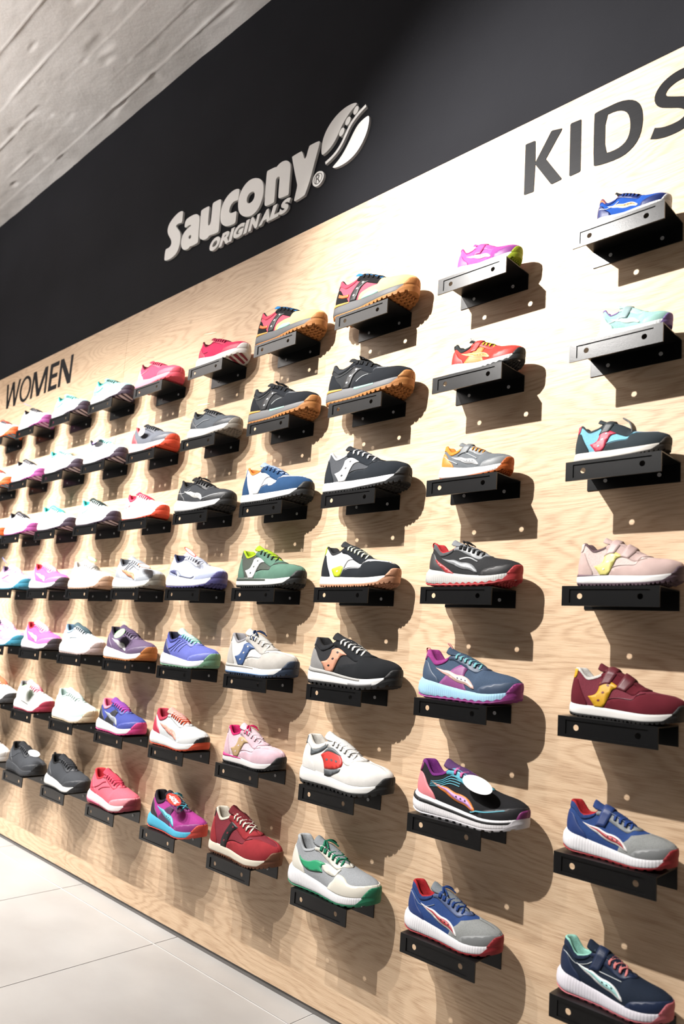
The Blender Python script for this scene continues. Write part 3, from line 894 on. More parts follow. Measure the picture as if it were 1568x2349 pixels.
    def pull(s, col, root, where='heel'):
        mb = MB()
        if where == 'heel':
            c = s.surf([0.0], [1.0])[0]
            P = [(-.004, 0, -.05), (-.028, 0, -.02), (-.034, 0, .015), (-.012, 0, .028), (.010, 0, .008)]
        else:
            c = np.array([.285, 0, float(s.zt(.36)) + .035])
            P = [(.0, 0, -.01), (-.02, 0, .02), (-.05, 0, .045), (-.045, 0, .055), (-.01, 0, .03), (.012, 0, .0)]
        P = chaikin([tuple(c + np.array(p)) for p in P], 2, False)
        s.tube(mb, P, .013, .004)
        return mb.build('pull_loop', mat(col, 'lace'), root, True)

# overlay outlines, (length, height) fractions on the upper
J_HEEL = [(0, 0), (.0, .0), (.20, 0), (.20, 0), (.185, .22), (.13, .5), (.08, .72), (.08, .72), (0, .74), (0, .74)]
J_TOE = [(.33, 0), (.33, 0), (.36, .16), (.44, .28), (.56, .36), (.66, .46), (.72, .66), (.78, .80), (.86, .78), (1, .80), (1, .80), (1, 0), (1, 0)]
J_EYE = [(.30, 1), (.30, 1), (.305, .84), (.38, .70), (.52, .60), (.62, .58), (.70, .76), (.73, 1), (.73, 1)]
J_TAB = [(0, .72), (0, .72), (.055, .74), (.065, 1), (.065, 1), (0, 1), (0, 1)]
J_STR = [(.30, .74), (.30, .74), (.40, .72), (.485, .64), (.485, .64), (.42, .55), (.40, .36), (.38, .16), (.35, .02), (.35, .02), (.27, .02), (.27, .02), (.24, .18), (.205, .34), (.205, .34), (.275, .38), (.30, .54)]
J_DOT = [(.375, .60), (.34, .40), (.305, .2)]
V_STR = [(.36, .76), (.36, .76), (.47, .72), (.47, .72), (.41, .56), (.385, .38), (.37, .2), (.35, .02), (.35, .02), (.265, .02), (.265, .02), (.27, .22), (.295, .46), (.33, .64)]
R_OUT = [(.185, .70), (.185, .70), (.25, .50), (.32, .33), (.39, .22), (.47, .185), (.55, .215), (.64, .10), (.64, .10), (.62, .27), (.565, .42), (.49, .44), (.43, .39), (.36, .43), (.28, .56)]
R_FIL = [(.215, .635), (.215, .635), (.33, .375), (.40, .27), (.47, .235), (.55, .26), (.615, .17), (.615, .17), (.59, .28), (.55, .37), (.49, .39), (.43, .345), (.36, .385)]
R_DOT = [(.445, .31), (.49, .315), (.535, .32)]
R_HEEL = [(0, 0), (0, 0), (.25, 0), (.25, 0), (.22, .25), (.15, .48), (.10, .64), (0, .64), (0, .64)]
R_TOE = [(.66, 0), (.66, 0), (.70, .18), (.80, .30), (.90, .40), (1, .55), (1, .55), (1, 0), (1, 0)]
R_EYE = [(.30, 1), (.30, 1), (.31, .86), (.40, .76), (.52, .70), (.62, .70), (.69, .84), (.71, 1), (.71, 1)]
R_COL = [(0, .80), (0, .80), (.10, .78), (.20, .82), (.30, .90), (.30, 1), (.30, 1), (0, 1), (0, 1)]
R_MID = [(.24, 0), (.24, 0), (.30, .3), (.40, .62), (.46, .78), (.53, .76), (.50, .5), (.52, .2), (.56, 0), (.56, 0)]

def build_shoe(name, c, r, d):
    """d: type and colours of one shoe, with where it stands on its shelf"""
    ty = d['ty']; L = d['L']
    geo = {'jazz': 'jazz', 'grid': 'grid', 'run': 'run'}[ty]
    S = Shoe(geo, L, d.get('hs', 1.0), d.get('ws', 1.0), **d.get('geo', {}))
    root = empty(name, (COLX[c] + d['x'] + L * .02, -.0525, ROWZ[r]))
    root.rotation_euler.z = math.radians(d.get('rot', 0))
    g = d.get
    S.upper(d['base'], g('basek', 'mesh'), root)
    S.midsole(d['mid'], root, 'ribbed' if ty == 'run' else 'foam')
    S.outsole(d['out'], root, g('wave', 0.0))
    if r < 4: S.lugs(g('tread', d['out']), root)
    S.lining(g('lin', d['base']), root)
    S.tongue(g('ton', d['base']), root, 'mesh', g('tup', .045))
    over = g('over', d['base'])
    if ty == 'jazz':
        S.patch('toe_overlay', g('toe_p', J_TOE), g('toe', over), root, 'suede')
        S.patch('heel_counter', J_HEEL, g('heel', over), root, 'suede')
        S.patch('eyestay', J_EYE, g('eye', over), root, 'suede', .0065)
        S.patch('heel_tab', J_TAB, g('tab', over), root, 'leather', .0075)
        st = S.patch('side_stripe', g('str_p', J_STR), d['stripe'], root, 'leather', .0085)
        S.dots(g('dot_p', J_DOT), .0125, g('dot', d['base']), st, .0105)
        if g('stripe2'): S.patch('stripe_foot', [(.345, .02), (.345, .02), (.27, .02), (.27, .02), (.235, .2), (.22, .34), (.28, .36), (.385, .34), (.375, .16)], d['stripe2'], st, 'leather', .0098)
        # seams of the overlays
        S.line('stitching', [(.36, .20), (.44, .32), (.56, .40), (.66, .50), (.71, .66)], .0035, g('stitch', d['base']), root, 'print', .0068)
        if g('vamp'): S.patch('vamp_panel', [(.66, .62), (.74, .80), (.82, .86), (.92, .84), (.92, .98), (.82, 1), (.76, 1), (.70, .82)], d['vamp'], root, 'mesh', .0075)
    elif ty == 'grid':
        S.patch('toe_overlay', [(.38, 0), (.38, 0), (.40, .22), (.50, .34), (.60, .50), (.70, .80), (.78, 1), (.78, 1), (1, 1), (1, 1), (1, 0), (1, 0)], g('toe', over), root, 'suede')
        S.patch('heel_counter', R_HEEL, g('heel', over), root, 'suede')
        S.patch('eyestay', J_EYE, g('eye', over), root, 'suede', .0065)
        S.patch('heel_tab', J_TAB, g('tab', over), root, 'leather', .0075)
        S.patch('collar_panel', R_COL, g('col', over), root, 'suede', .006)
        st = S.patch('side_stripe', g('str_p', V_STR), d['stripe'], root, 'leather', .0085)
        S.dots(g('dot_p', [(.40, .64), (.348, .42), (.32, .2)]), .013, g('dot', '#cfcfcf'), st, .0105)
    else:
        S.patch('heel_counter', R_HEEL, g('heel', over), root, 'leather')
        if g('toe', 1): S.patch('toe_overlay', R_TOE, g('toe', over), root, 'leather', .0045)
        if g('midp'): S.patch('midfoot_overlay', R_MID, d['midp'], root, 'leather', .0045)
        S.patch('eyestay', R_EYE, g('eye', over), root, 'leather', .0055)
        if g('col'): S.patch('collar_panel', R_COL, d['col'], root, 'mesh', .0055)
        if g('outl'): 
            st = S.patch('side_stripe', R_OUT, d['outl'], root, 'print', .0068)
            S.patch('stripe_inlay', R_FIL, d['stripe'], st, 'print', .0082)
            S.dots(R_DOT, .0095, g('dot', '#2a2a30'), st, .0095)
        elif g('stripe'):
            st = S.patch('side_stripe', R_OUT, d['stripe'], root, 'print', .0068)
            S.dots(R_DOT, .0095, g('dot', over), st, .0085)
        if g('tabc'): S.patch('heel_tab', [(0, .62), (0, .62), (.05, .66), (.05, .95), (0, .97), (0, .97)], d['tabc'], root, 'leather', .008)
    for a in g('bands', []): S.band('midsole_layer', *a, root)
    for a in g('patches', []): S.patch(a[0], a[1], a[2], root, a[3] if len(a) > 3 else 'leather', a[4] if len(a) > 4 else .0072)
    for a in g('lines', []): S.line(g('linename', 'trim_line'), a[0], a[1], a[2], root)
    if g('pads'): S.pads(d['pads'], root, [[(.80, -.13), (.84, -.13), (.74, .10), (.70, .10)], [(.88, -.12), (.92, -.11), (.82, .12), (.78, .12)], [(.95, -.085), (.975, -.065), (.90, .10), (.87, .11)]])
    for a in g('straps', []): S.strap(g('strapc', over), root, *a)
    if g('lace'):
        S.laces(d['lace'], root, g('nl', 6), g('lx0', .385), g('lx1', .62), g('bow', False))
        if g('lace2'): S.laces(d['lace2'], root, 2, .375, .42, True, 'lace_bow')
    if g('pull'): S.pull(d['pull'], root)
    if g('tpull'): S.pull(d['tpull'], root, 'tongue')
    tag(root, d['label'], 'shoe', g('group'))
    # settle: lowest point on the shelf
    lo = 1e9
    for ch in root.children:
        co = np.empty(len(ch.data.vertices) * 3); ch.data.vertices.foreach_get('co', co)
        lo = min(lo, co[2::3].min())
    root.location.z += -lo + .0002
    return root, S
# ------------------------------------------------------------------ the shoes on the wall
ROWN = ['top row', 'second row from the top', 'third row from the top', 'middle row', 'third row from the bottom', 'second row from the bottom', 'bottom row']
KID = dict(hs=1.08, ws=1.08)
SH = {}
def D(key, name, short, label, **d):
    d['name'] = name; d['short'] = short; d['label'] = label
    SH[key] = d

# --- column A (rightmost): small children's shoes
D('A1', 'kids_running_shoe', 'royal blue kids shoe', 'royal blue kids running shoe with cream stripe, high under the KIDS lettering', ty='run', x=.032, L=.158, base='#1d56b5', over='#1c2f6e',
  outl='#ffffff', stripe='#d9a56a', mid='#f4f4f4', out='#e8e8e8', lin='#e8763a', ton='#20242c', col='#1c3f8e', lace='#1c3f8e', tup=.06, patches=[('collar_trim', [(.0, .86), (.14, .84), (.14, .95), (0, .97)], '#e8763a')],
  lines=[([(.06, .42), (.18, .5), (.34, .62)], .014, '#f4f4f4')], geo=dict(nolug=1), hs=1.22, ws=1.2)
D('A2', 'toddler_shoe', 'mint toddler shoe', 'pale mint toddler shoe with silver strap and lilac toe rubber', ty='run', x=.045, L=.15, base='#a8d8cf', over='#bfe6de', toe='#a5d3ca', stripe='#e4f4f0', dot='#cfe6e2', mid='#f2f4f4',
  out='#8a6fb0', lin='#8a6fb0', ton='#bfe6de', straps=[(.36, .48, .45)], strapc='#9fb9bb', hs=1.25, ws=1.2, geo=dict(nolug=1), lines=[([(.05, .3), (.2, .4), (.36, .6)], .014, '#eaf7f4')])
D('A3', 'kids_strap_sneaker', 'charcoal strap sneaker', 'charcoal suede kids sneaker with light blue sides, red stripe and open strap', ty='jazz', x=-.004, L=.198, base='#86c8de', over='#394146', stripe='#cf3b57', dot='#86c8de', mid='#efe9e0', out='#3a3530',
  tab='#cf3b57', lin='#394146', ton='#394146', straps=[(.345, .445, .66), ], strapc='#30373b', vamp='#9db4c6', eye='#394146', flip=True, **KID)
D('A4', 'kids_strap_sneaker', 'pale pink strap sneaker', 'pale pink suede kids sneaker with two straps and pale yellow stripe', ty='jazz', x=.010, L=.211, base='#e3cfc9', over='#d3b9b3', stripe='#e8de83', dot='#f2efe2', mid='#f5f3f2', out='#5e4a55',
  tab='#e3cfc9', lin='#6d575b', ton='#d3b9b3', straps=[(.345, .44, .66), (.50, .585, .62)], strapc='#c9aea9', bands=[('x0', )], **KID)
SH['A4']['bands'] = [(.0, .34, (.72, 1.02), (1.08, 1.04), '#7d6470')]
D('A5', 'kids_strap_sneaker', 'burgundy strap sneaker', 'burgundy suede kids sneaker with two straps and yellow stripe', ty='jazz', x=.002, L=.224, base='#7a2f3d', over='#66202b', stripe='#dca81d', dot='#7a2f3d', mid='#f3f1ee', out='#1c1b1b',
  tab='#e5b12a', lin='#d9d6d0', ton='#66202b', straps=[(.345, .44, .64), (.50, .585, .60)], strapc='#66202b', **KID)
D('A6', 'kids_running_shoe', 'blue and grey strap runner', 'blue and grey kids running shoe with velcro strap and red stripe', ty='run', x=.001, L=.212, base='#2d4a85', over='#8f9496', heel='#223c78', toe='#86898a', outl='#f4f2f0', stripe='#b23a3f', mid='#f1f0f4', out='#a3242c',
  lin='#b3262c', ton='#2b447c', eye='#8f9496', lace='#2b4a90', lx0=.48, nl=4, straps=[(.36, .45, .52)], strapc='#263f7a', col='#2b447c',
  patches=[('vamp_panel', [(.54, 0), (.54, 0), (.58, .4), (.70, .62), (.78, 1), (.78, 1), (1, 1), (1, 1), (1, 0), (1, 0)], '#979a99', 'mesh', .003)], **KID)
D('A7', 'kids_running_shoe', 'navy and mint runner', 'navy kids running shoe with mint stripe and pink laces in the lower right corner', ty='run', x=-.004, L=.212, base='#1a2638', over='#17294a', outl='#f4f6f6', stripe='#a3d9d6', mid='#eeebf4', out='#d06f78',
  lin='#9fdccb', ton='#1a2638', lace='#dd8583', lx0=.48, nl=4, straps=[(.36, .45, .50)], strapc='#17294a', col='#223049', lines=[([(.04, .62), (.2, .66), (.34, .72)], .007, '#e8eef0'), ([(.36, .5), (.5, .58), (.6, .66)], .007, '#e8eef0')], **KID)
# --- column B
D('B1', 'kids_running_shoe', 'pink and purple runner', 'pink and purple kids running shoe with lime green toe rubber', ty='run', x=.024, L=.18, base='#df62ad', over='#cf57a6', toe='#8e3f8d', outl='#f6d7ea', stripe='#f6d7ea', mid='#fbfafa', out='#9fb01d', dot='#a63f8a',
  lin='#c33f91', ton='#d6519f', straps=[(.36, .48, .48)], strapc='#d9529f', patches=[('vamp_panel', [(.56, 0), (.56, 0), (.62, .4), (.72, .7), (.78, 1), (.78, 1), (1, 1), (1, 1), (1, 0), (1, 0)], '#b14b9e', 'mesh', .003)], hs=1.15, ws=1.1)
D('B2', 'kids_trail_shoe', 'red strap trail shoe', 'red and orange kids trail shoe with black collar and yellow laces', ty='run', x=.022, L=.20, base='#d1433a', over='#d1433a', heel='#b7342f', outl='#f6d8a2', stripe='#f2a25a', dot='#d1433a', mid='#d3d3d1', out='#26282a',
  lin='#2b3234', ton='#25282a', lace='#d9d02e', lx0=.48, nl=4, straps=[(.36, .45, .52)], strapc='#c63a35', wave=.014, tpull='#c9c9c9', pull='#2b3234', midp='#ee8f48', col='#2f3436', geo=dict(teeth=13), **KID)
D('B3', 'kids_running_shoe', 'grey and orange strap runner', 'grey kids running shoe with orange trim, laces and sole', ty='run', x=.009, L=.194, base='#74797e', over='#8d9194', heel='#eb9033', outl='#d8d9da', stripe='#b4b7ba', dot='#6a6e72', mid='#f7f5f2', out='#cf661f',
  lin='#e8923a', ton='#7e8386', lace='#ea973f', lx0=.48, nl=4, straps=[(.33, .45, .66)], strapc='#74797c', col='#e79639', lines=[([(.06, .5), (.18, .45), (.3, .2)], .018, '#9da1a3'), ([(.28, .75), (.45, .62), (.58, .5)], .012, '#b9bcbe')], hs=1.12, ws=1.1)
D('B4', 'trail_shoe', 'black and red trail shoe', 'black and grey trail shoe with red collar and red lugged sole', ty='run', x=-.012, L=.248, base='#2c2d2f', over='#8f9295', heel='#3a3a3c', toe='#2b2b2d', outl='#8f9295', stripe='#b9bcbf', dot='#b9bcbf', mid='#c3c2bf', out='#c0393d', tread='#b23338',
  lin='#c5343a', ton='#8b8e92', col='#5a5c5f', lace='#17181a', lace2='#1c1c1e', wave=.018, pull='#c5343a', geo=dict(teeth=13), patches=[('heel_band', [(.1, .5), (.16, .5), (.3, .12), (.36, 0), (.36, 0), (.26, 0), (.26, 0), (.2, .2)], '#b73c3f')], lines=[([(.40, .5), (.5, .66), (.6, .6)], .02, '#8f9295')], hs=1.04)
D('B5', 'trail_shoe', 'slate blue trail shoe', 'slate blue trail shoe with magenta heel and pale blue wavy midsole', ty='run', x=-.014, L=.262, base='#43556d', over='#3b4d66', heel='#43556d', outl='#f2c3b8', stripe='#f3dfd5', dot='#4a4a6a', mid='#a3cfe8', out='#9a3a87',
  lin='#93347c', ton='#3c4d62', col='#9d3b87', lace='#7ab9c0', wave=.016, pull='#e0938a', tpull='#e9a69c', geo=dict(teeth=13), midp='#8f4a86', tabc='#93347c', hs=1.04)
D('B6', 'running_shoe', 'black running shoe with pink heel', 'black running shoe with pink heel, lilac stripe and round white tag on the laces', ty='run', x=-.010, L=.285, base='#1d1d20', over='#202024', heel='#e98a92', outl='#e6833a', stripe='#c591d1', dot='#2a222c', mid='#f1eff2', out='#e9e6ea',
  lin='#74297a', ton='#5b3a6a', eye='#5cb8cf', lace='#cf6aa5', nl=5, tabc='#7c2260', geo=dict(nolug=1, bump=0), linename='saddle_line',
  lines=[([(.17, .50 + .07 * k), (.30, .56 + .07 * k), (.45, .60 + .07 * k)], .009, '#5fb6cc') for k in range(4)] + [([(.60, .10), (.74, .17), (.88, .30)], .012, '#6fc0d4')],
  bands=[(.0, .97, (.62, .55), (.80, .85), '#1d1d20')], patches=[('toe_bumper', [(.955, 0), (.955, 0), (.97, .3), (1, .4), (1, .4), (1, 0), (1, 0)], '#812a6c')])
D('B7', 'kids_running_shoe', 'blue and grey laced runner', 'blue and grey kids running shoe with red collar and blue laces', ty='run', x=-.018, L=.242, base='#2d4a85', over='#8f9496', heel='#223c78', toe='#86898a', outl='#f4f2f0', stripe='#b23a3f', mid='#f1f0f4', out='#a3242c',
  lin='#b3262c', ton='#7f868c', eye='#5c6b92', lace='#20407f', lace2='#20407f', col='#2b447c',
  patches=[('vamp_panel', [(.54, 0), (.54, 0), (.58, .4), (.70, .62), (.78, 1), (.78, 1), (1, 1), (1, 1), (1, 0), (1, 0)], '#979a99', 'mesh', .003)], lines=[([(.03, .66), (.18, .6), (.34, .62)], .006, '#a9b4c8')], hs=1.04)
# --- column C
GUM = '#b97a3e'
def cream(key, where, extra):
    D(key, 'retro_sneaker', 'cream and red retro sneaker ' + where, 'retro sneaker with cream toe, red sides and gum sole, ' + extra, ty='grid', x=-.046, L=.297, base='#d4596c', over='#1e1d1f', toe='#e6c78f', heel='#1d1c1e', eye='#1e1d1f', tab='#1e1d1f', col='#cf4d62',
      stripe='#1e1d1f', dot='#e8e2de', mid='#5b5b5d', out=GUM, lin='#1e1d1f', ton='#2f86c8', lace='#1e1d1f', nl=5, bands=[(.0, .26, (.70, .9), (1.12, 1.04), '#dca04c')],
      patches=[('heel_badge', [(.10, .30), (.10, .30), (.24, .22), (.24, .22), (.245, .36), (.245, .36), (.10, .44), (.10, .44)], '#e8743a'), ('mint_panel', [(.42, .02), (.42, .02), (.62, .02), (.70, .02), (.60, .2), (.48, .16)], '#9fd8c4')], hs=1.02)
cream('C1', 'nearer the KIDS sign', 'nearer one in the top row')
def blackgum(key, where, extra):
    D(key, 'retro_sneaker', 'black gum-soled sneaker ' + where, 'black suede retro sneaker with gum sole, ' + extra, ty='grid', x=-.048, L=.300, base='#2b2d30', over='#22252a', stripe='#1b1d20', dot='#c3c8cc', mid='#6a6a6c', out=GUM, lin='#1f2124', ton='#26282b', lace='#1c1d1f', lace2='#1c1d1f', nl=5, tab='#2a2c2e',
      col='#34363a', bands=[(.0, .26, (.70, .9), (1.12, 1.04), '#dca04c'), (.42, .7, (.8, .8), (1.1, 1.05), '#9fd8c4')], patches=[('vamp_panel', [(.62, .5), (.72, .62), (.82, .66), (.72, .78), (.66, .72)], '#777b80', 'mesh')], lines=[([(.13, .62), (.24, .7), (.36, .78)], .006, '#5a5d60'), ([(.44, .2), (.5, .36), (.58, .5)], .008, '#b9bfc0')], hs=1.02)
blackgum('C2', 'nearer the camera', 'nearer the camera, below the cream sneaker')
D('C3', 'retro_sneaker', 'black and charcoal sneaker', 'black suede sneaker with wide white side stripe and white midsole', ty='jazz', x=-.036, L=.298, base='#4b4e53', over='#24292f', stripe='#f1f1f1', dot='#2c2e32', mid='#f0efed', out='#1a1a1b', lin='#c9c9c9', ton='#24272c', lace='#e4e4e4', nl=5, tab='#d9d9d9', hs=1.06)
D('C4', 'retro_sneaker', 'black and white sneaker', 'black and white sneaker with lime stripe foot, speckled midsole and tan sole', ty='jazz', x=-.020, L=.268, base='#e6e6e8', over='#23272c', stripe='#e9eaea', stripe2='#c6de2c', dot='#dfe6d0', mid='#f4f1ea', out='#cd9674', lin='#2a2b2d', ton='#2a2d31', lace='#e3e8cf', nl=6, tab='#c6de2c', vamp='#e4e4e6', hs=1.08)
D('C5', 'retro_sneaker', 'black suede sneaker with iridescent stripe', 'black suede sneaker with iridescent stripe, glitter grey heel and white laces', ty='grid', x=-.034, L=.306, base='#26272a', over='#1f2124', heel='#8b8a89', eye='#232528', tab='#8b8a89', col='#2a2b2e', stripe='#cf9478', dot='#2a2527', mid='#f3f2f0', out='#1b1b1c', lin='#1b1b1d', ton='#232427', lace='#e6e4de', nl=6,
  str_p=J_STR, dot_p=J_DOT, bands=[(.0, .72, (.78, .72), (1.1, 1.05), '#a9a8a5'), (.58, .84, (.0, .0), (.34, .4), '#9a9a9c')])
D('C6', 'retro_sneaker', 'white leather sneaker', 'white leather sneaker with red side badge and grey trim', ty='grid', x=-.036, L=.303, base='#e3e1dd', basek='leather', over='#e6e4e0', stripe='#d0352e', dot='#5c6266', mid='#f0efec', out='#1d1d1d', lin='#d9d4cc', ton='#e3e1dd', lace='#e2e2e0', nl=6, tab='#5c6266', heel='#e6e4e0',
  str_p=[(.28, .60), (.28, .60), (.30, .66), (.40, .74), (.51, .72), (.555, .54), (.53, .36), (.44, .22), (.36, .14), (.36, .14), (.335, .34), (.30, .50)], dot_p=[(.365, .42), (.42, .46), (.475, .50)],
  patches=[('grey_panel', [(.13, .80), (.13, .80), (.20, .84), (.32, .92), (.34, .84), (.27, .74), (.19, .66), (.15, .56), (.15, .56)], '#5c6266'), ('grey_panel', [(.355, .16), (.355, .16), (.46, .23), (.55, .38), (.55, .38), (.545, .26), (.47, .12), (.42, .0), (.36, .0), (.36, .0)], '#5f6468', 'leather', .0095), ('grey_panel', [(.30, .64), (.30, .64), (.38, .66), (.46, .68), (.51, .72), (.51, .72), (.40, .79), (.33, .75)], '#5c6266', 'leather', .0095)],
  lines=[([(.05, .02), (.16, .05), (.28, .0)], .008, '#c9c9c7')])
D('C7', 'running_shoe', 'cream and green retro runner', 'cream and grey retro running shoe with green stripe and green laces', ty='run', x=-.046, L=.292, base='#a2a6aa', over='#e6e1d3', heel='#e9e5d9', toe='#e8e3d6', stripe='#2aa06f', dot='#7b8a84', mid='#f1f1f4', out='#1f7f5a', lin='#b4b8bb', ton='#8f9498', eye='#e8e4d8', lace='#1f7a5a', lace2='#1f7a5a', nl=6, geo=dict(nolug=1),
  patches=[('side_stripe', [(.14, .62), (.14, .62), (.22, .28), (.34, .2), (.46, .34), (.46, .34), (.42, .46), (.48, .62), (.48, .62), (.30, .52), (.20, .56)], '#2aa06f', 'leather', .0075), ('toe_overlay', [(.56, 0), (.56, 0), (.60, .3), (.66, .5), (.74, .52), (.80, .34), (.92, .40), (1, .60), (1, .60), (1, 0), (1, 0)], '#e8e3d6'), ('quarter_panel', [(.44, .44), (.44, .62), (.56, .7), (.68, .66), (.62, .48), (.52, .40)], '#e8e4d8')])
SH['C7'].pop('stripe')
# --- column D
cream('D1', 'farther from the KIDS sign', 'farther one in the top row')
blackgum('D2', 'farther from the camera', 'the farther one, left of its twin')
for k in ('D1', 'D2'): SH[k]['x'] = -.040; SH[k]['L'] = .297
D('D3', 'retro_sneaker', 'navy and white sneaker', 'navy suede sneaker with white sides and orange lining', ty='jazz', x=-.042, L=.300, base='#e0e0ea', over='#2a4a70', stripe='#f1f1f2', dot='#e3e3ea', mid='#f1f0ee', out='#191919', lin='#e8823a', ton='#9db0cc', lace='#27426a', nl=5, tab='#8ea6d0', heel='#2a4a70', vamp='#d5d8e2', hs=1.04,
  patches=[('side_window', [(.50, .26), (.58, .30), (.60, .46), (.52, .44)], '#e6e6ee', 'mesh', .008)])
D('D4', 'retro_sneaker', 'green sneaker', 'green suede sneaker with white stripe, lime lining and black sole', ty='jazz', x=-.026, L=.282, base='#50564f', over='#5d8070', stripe='#efefef', dot='#3f463f', mid='#f0efec', out='#1c1d1c', lin='#a9c81c', ton='#9fbf1f', lace='#2a3326', nl=5, tab='#5d8070', bands=[(.0, .6, (.58, .7), (1.12, 1.02), '#3d4a40')], hs=1.06)
D('D5', 'retro_sneaker', 'light grey sneaker', 'light grey suede sneaker with blue stripe and navy toe rubber', ty='jazz', x=-.040, L=.295, base='#dad9d6', over='#bdb9b3', stripe='#3d5a8b', dot='#c9c7c2', mid='#f2f1ee', out='#243349', lin='#98969a', ton='#cfcdc8', lace='#d6d4ce', lace2='#22365c', nl=5, tab='#c9c6c1', bands=[(.0, .55, (.62, .8), (1.12, 1.02), '#b7b3ad'), (.0, .8, (-.1, -.1), (.12, .14), '#5f90c4')], hs=1.06)
D('D6', 'retro_sneaker', 'pale pink sneaker', 'pale pink suede sneaker with gold stripe and hot pink lining', ty='jazz', x=-.016, L=.252, base='#e1c9d2', over='#dcbcc7', stripe='#bfa075', dot='#e1c9d2', mid='#f3f0ef', out='#1c1b1c', lin='#d31f68', ton='#e6cdd5', lace='#e0c8d2', nl=5, lace2='#d2205f', tab='#dcbcc7', bands=[(.0, .42, (.5, .9), (1.12, 1.02), '#e83f8d')], hs=1.06)
D('D7', 'retro_sneaker', 'red suede sneaker', 'red suede sneaker with black stripe, cream laces and cream midsole', ty='jazz', x=-.042, L=.292, base='#86303b', over='#a0353b', stripe='#201d1e', dot='#86303b', mid='#ece3d0', out='#74482f', lin='#ded6c6', ton='#6e1c24', lace='#ece4d4', nl=6, tab='#2a1c1e', str_p=V_STR, dot_p=[(.40, .64), (.348, .42), (.32, .2)], hs=1.06)
# --- column E
D('E1', 'running_shoe', 'hot pink running shoe', 'hot pink running shoe with white sole, maroon tread and a green tag', ty='run', x=-.002, L=.262, base='#d92f5c', over='#c2244f', mid='#f6f3f0', out='#ece6e0', tread='#8a1832', lin='#6a1428', ton='#a31f42', lace='#b82a52', pads='#8a1832', lines=[([(.06, .34), (.16, .3), (.28, .36)], .008, '#8a1832')], geo=dict(nolug=1))
D('E2', 'running_shoe', 'grey and black running shoe with ribbed grey tread', 'grey and black running shoe with ribbed grey tread and a pale green tag', ty='run', x=-.008, L=.262, base='#5b6168', over='#3b4046', mid='#f2f0ec', out='#948c80', lin='#17181a', ton='#2a2d30', lace='#25282b', col='#30343a', lines=[([(.2, .2), (.35, .4), (.5, .5)], .014, '#8a9097')])
D('E3', 'running_shoe', 'black running shoe with silver stripe', 'black running shoe with silver stripe and white midsole', ty='run', x=-.040, L=.295, base='#3a3d42', over='#2a2c30', outl='#f2f2ee', stripe='#e6e6e0', mid='#f8f6f4', out='#1d1c1c', lin='#26272a', ton='#1c1d1f', lace='#121214', lace2='#121214', lines=[([(.62, .1), (.76, .2), (.9, .3)], .012, '#a9adb2'), ([(.06, .3), (.16, .5), (.3, .7)], .01, '#b9bcc0')])
D('E4', 'running_shoe', 'pale lavender running shoe', 'pale lavender running shoe with purple sole and red edged tag', ty='run', x=-.042, L=.288, base='#d5dcee', over='#b7c0dc', mid='#f4f5fa', out='#54508c', lin='#2c3254', ton='#c5cce6', lace='#dfe4f2', eye='#dce2f0', patches=[('heel_window', [(.10, .2), (.10, .2), (.20, .5), (.26, .12), (.26, .12)], '#4a4f7d')], lines=[([(.08, .1), (.22, .5), (.34, .1)], .014, '#aeb6c8'), ([(.3, .1), (.5, .08), (.66, .12)], .01, '#8f97b8')])
D('E5', 'running_shoe', 'periwinkle running shoe', 'periwinkle blue running shoe with mint laces and green toe rubber', ty='run', x=-.028, L=.278, base='#6c74c6', over='#7079cc', heel='#343a6c', mid='#eeeff6', out='#78a888', lin='#20233a', ton='#cfe4dc', lace='#85d8c8', tup=.065, col='#4a50a0', linename='saddle_line', lines=[([(.16 + .08 * k, .25), (.24 + .07 * k, .5), (.36 + .05 * k, .75)], .012, '#7f8ad8' if k else '#3b4280') for k in range(4)])
D('E6', 'running_shoe', 'white running shoe with red heel', 'white running shoe with red heel and orange laces', ty='run', x=-.042, L=.278, base='#d9dddf', over='#e4e6e6', heel='#c83a52', mid='#f6f5f3', out='#d9502c', lin='#c23a50', ton='#e2b0a4', lace='#e8552f', nl=7, col='#c4405a', stripe='#eaa08e', dot='#e8d9d5', geo=dict(bump=0), patches=[('toe_bumper', [(.93, 0), (.93, 0), (.96, .3), (1, .4), (1, .4), (1, 0), (1, 0)], '#222223')])
D('E7', 'running_shoe', 'purple running shoe with aqua sole', 'purple and magenta running shoe with aqua sole and a red percent tag', ty='run', x=-.004, L=.272, base='#b8429a', over='#9a3a88', heel='#2f2432', outl='#58bcd8', stripe='#64c8e2', dot='#3a2a44', mid='#55bfe2', out='#e6574a', lin='#211b22', ton='#2b2430', lace='#56bcd4', lace2='#56bcd4', nl=5, col='#3a2a3c', midp='#5a3358')
# --- column F
D('F1', 'running_shoe', 'coral pink running shoe', 'coral pink running shoe with coral sole and an orange edged tag', ty='run', x=-.044, L=.275, base='#e8587a', over='#e66a86', heel='#eeb0bc', mid='#f2a0b0', out='#ea5468', lin='#7a1c30', ton='#d84a68', lace='#c83a5a', lines=[([(.1, .3), (.2, .5), (.3, .7)], .014, '#f4c6ce')], geo=dict(nolug=1))
D('F2', 'running_shoe', 'grey running shoe with orange sole', 'grey running shoe with bright orange sole and coral heel', ty='run', x=-.034, L=.28, base='#70747e', over='#5c606a', heel='#d8505a', mid='#f4f2f0', out='#e64a24', lin='#e0606a', ton='#26282c', lace='#2a2c30', pull='#26282c', geo=dict(nolug=1))
D('F3', 'running_shoe', 'white running shoe with red collar', 'white running shoe with red collar and orange sole', ty='run', x=-.030, L=.26, base='#f0eeec', over='#f3f1ef', mid='#f8f6f4', out='#e64a24', lin='#d02a4c', ton='#d83a5a', lace='#d83a5a', col='#e04a66', lines=[([(.1, .2), (.18, .3), (.22, .5)], .012, '#d02a4c')], geo=dict(nolug=1))
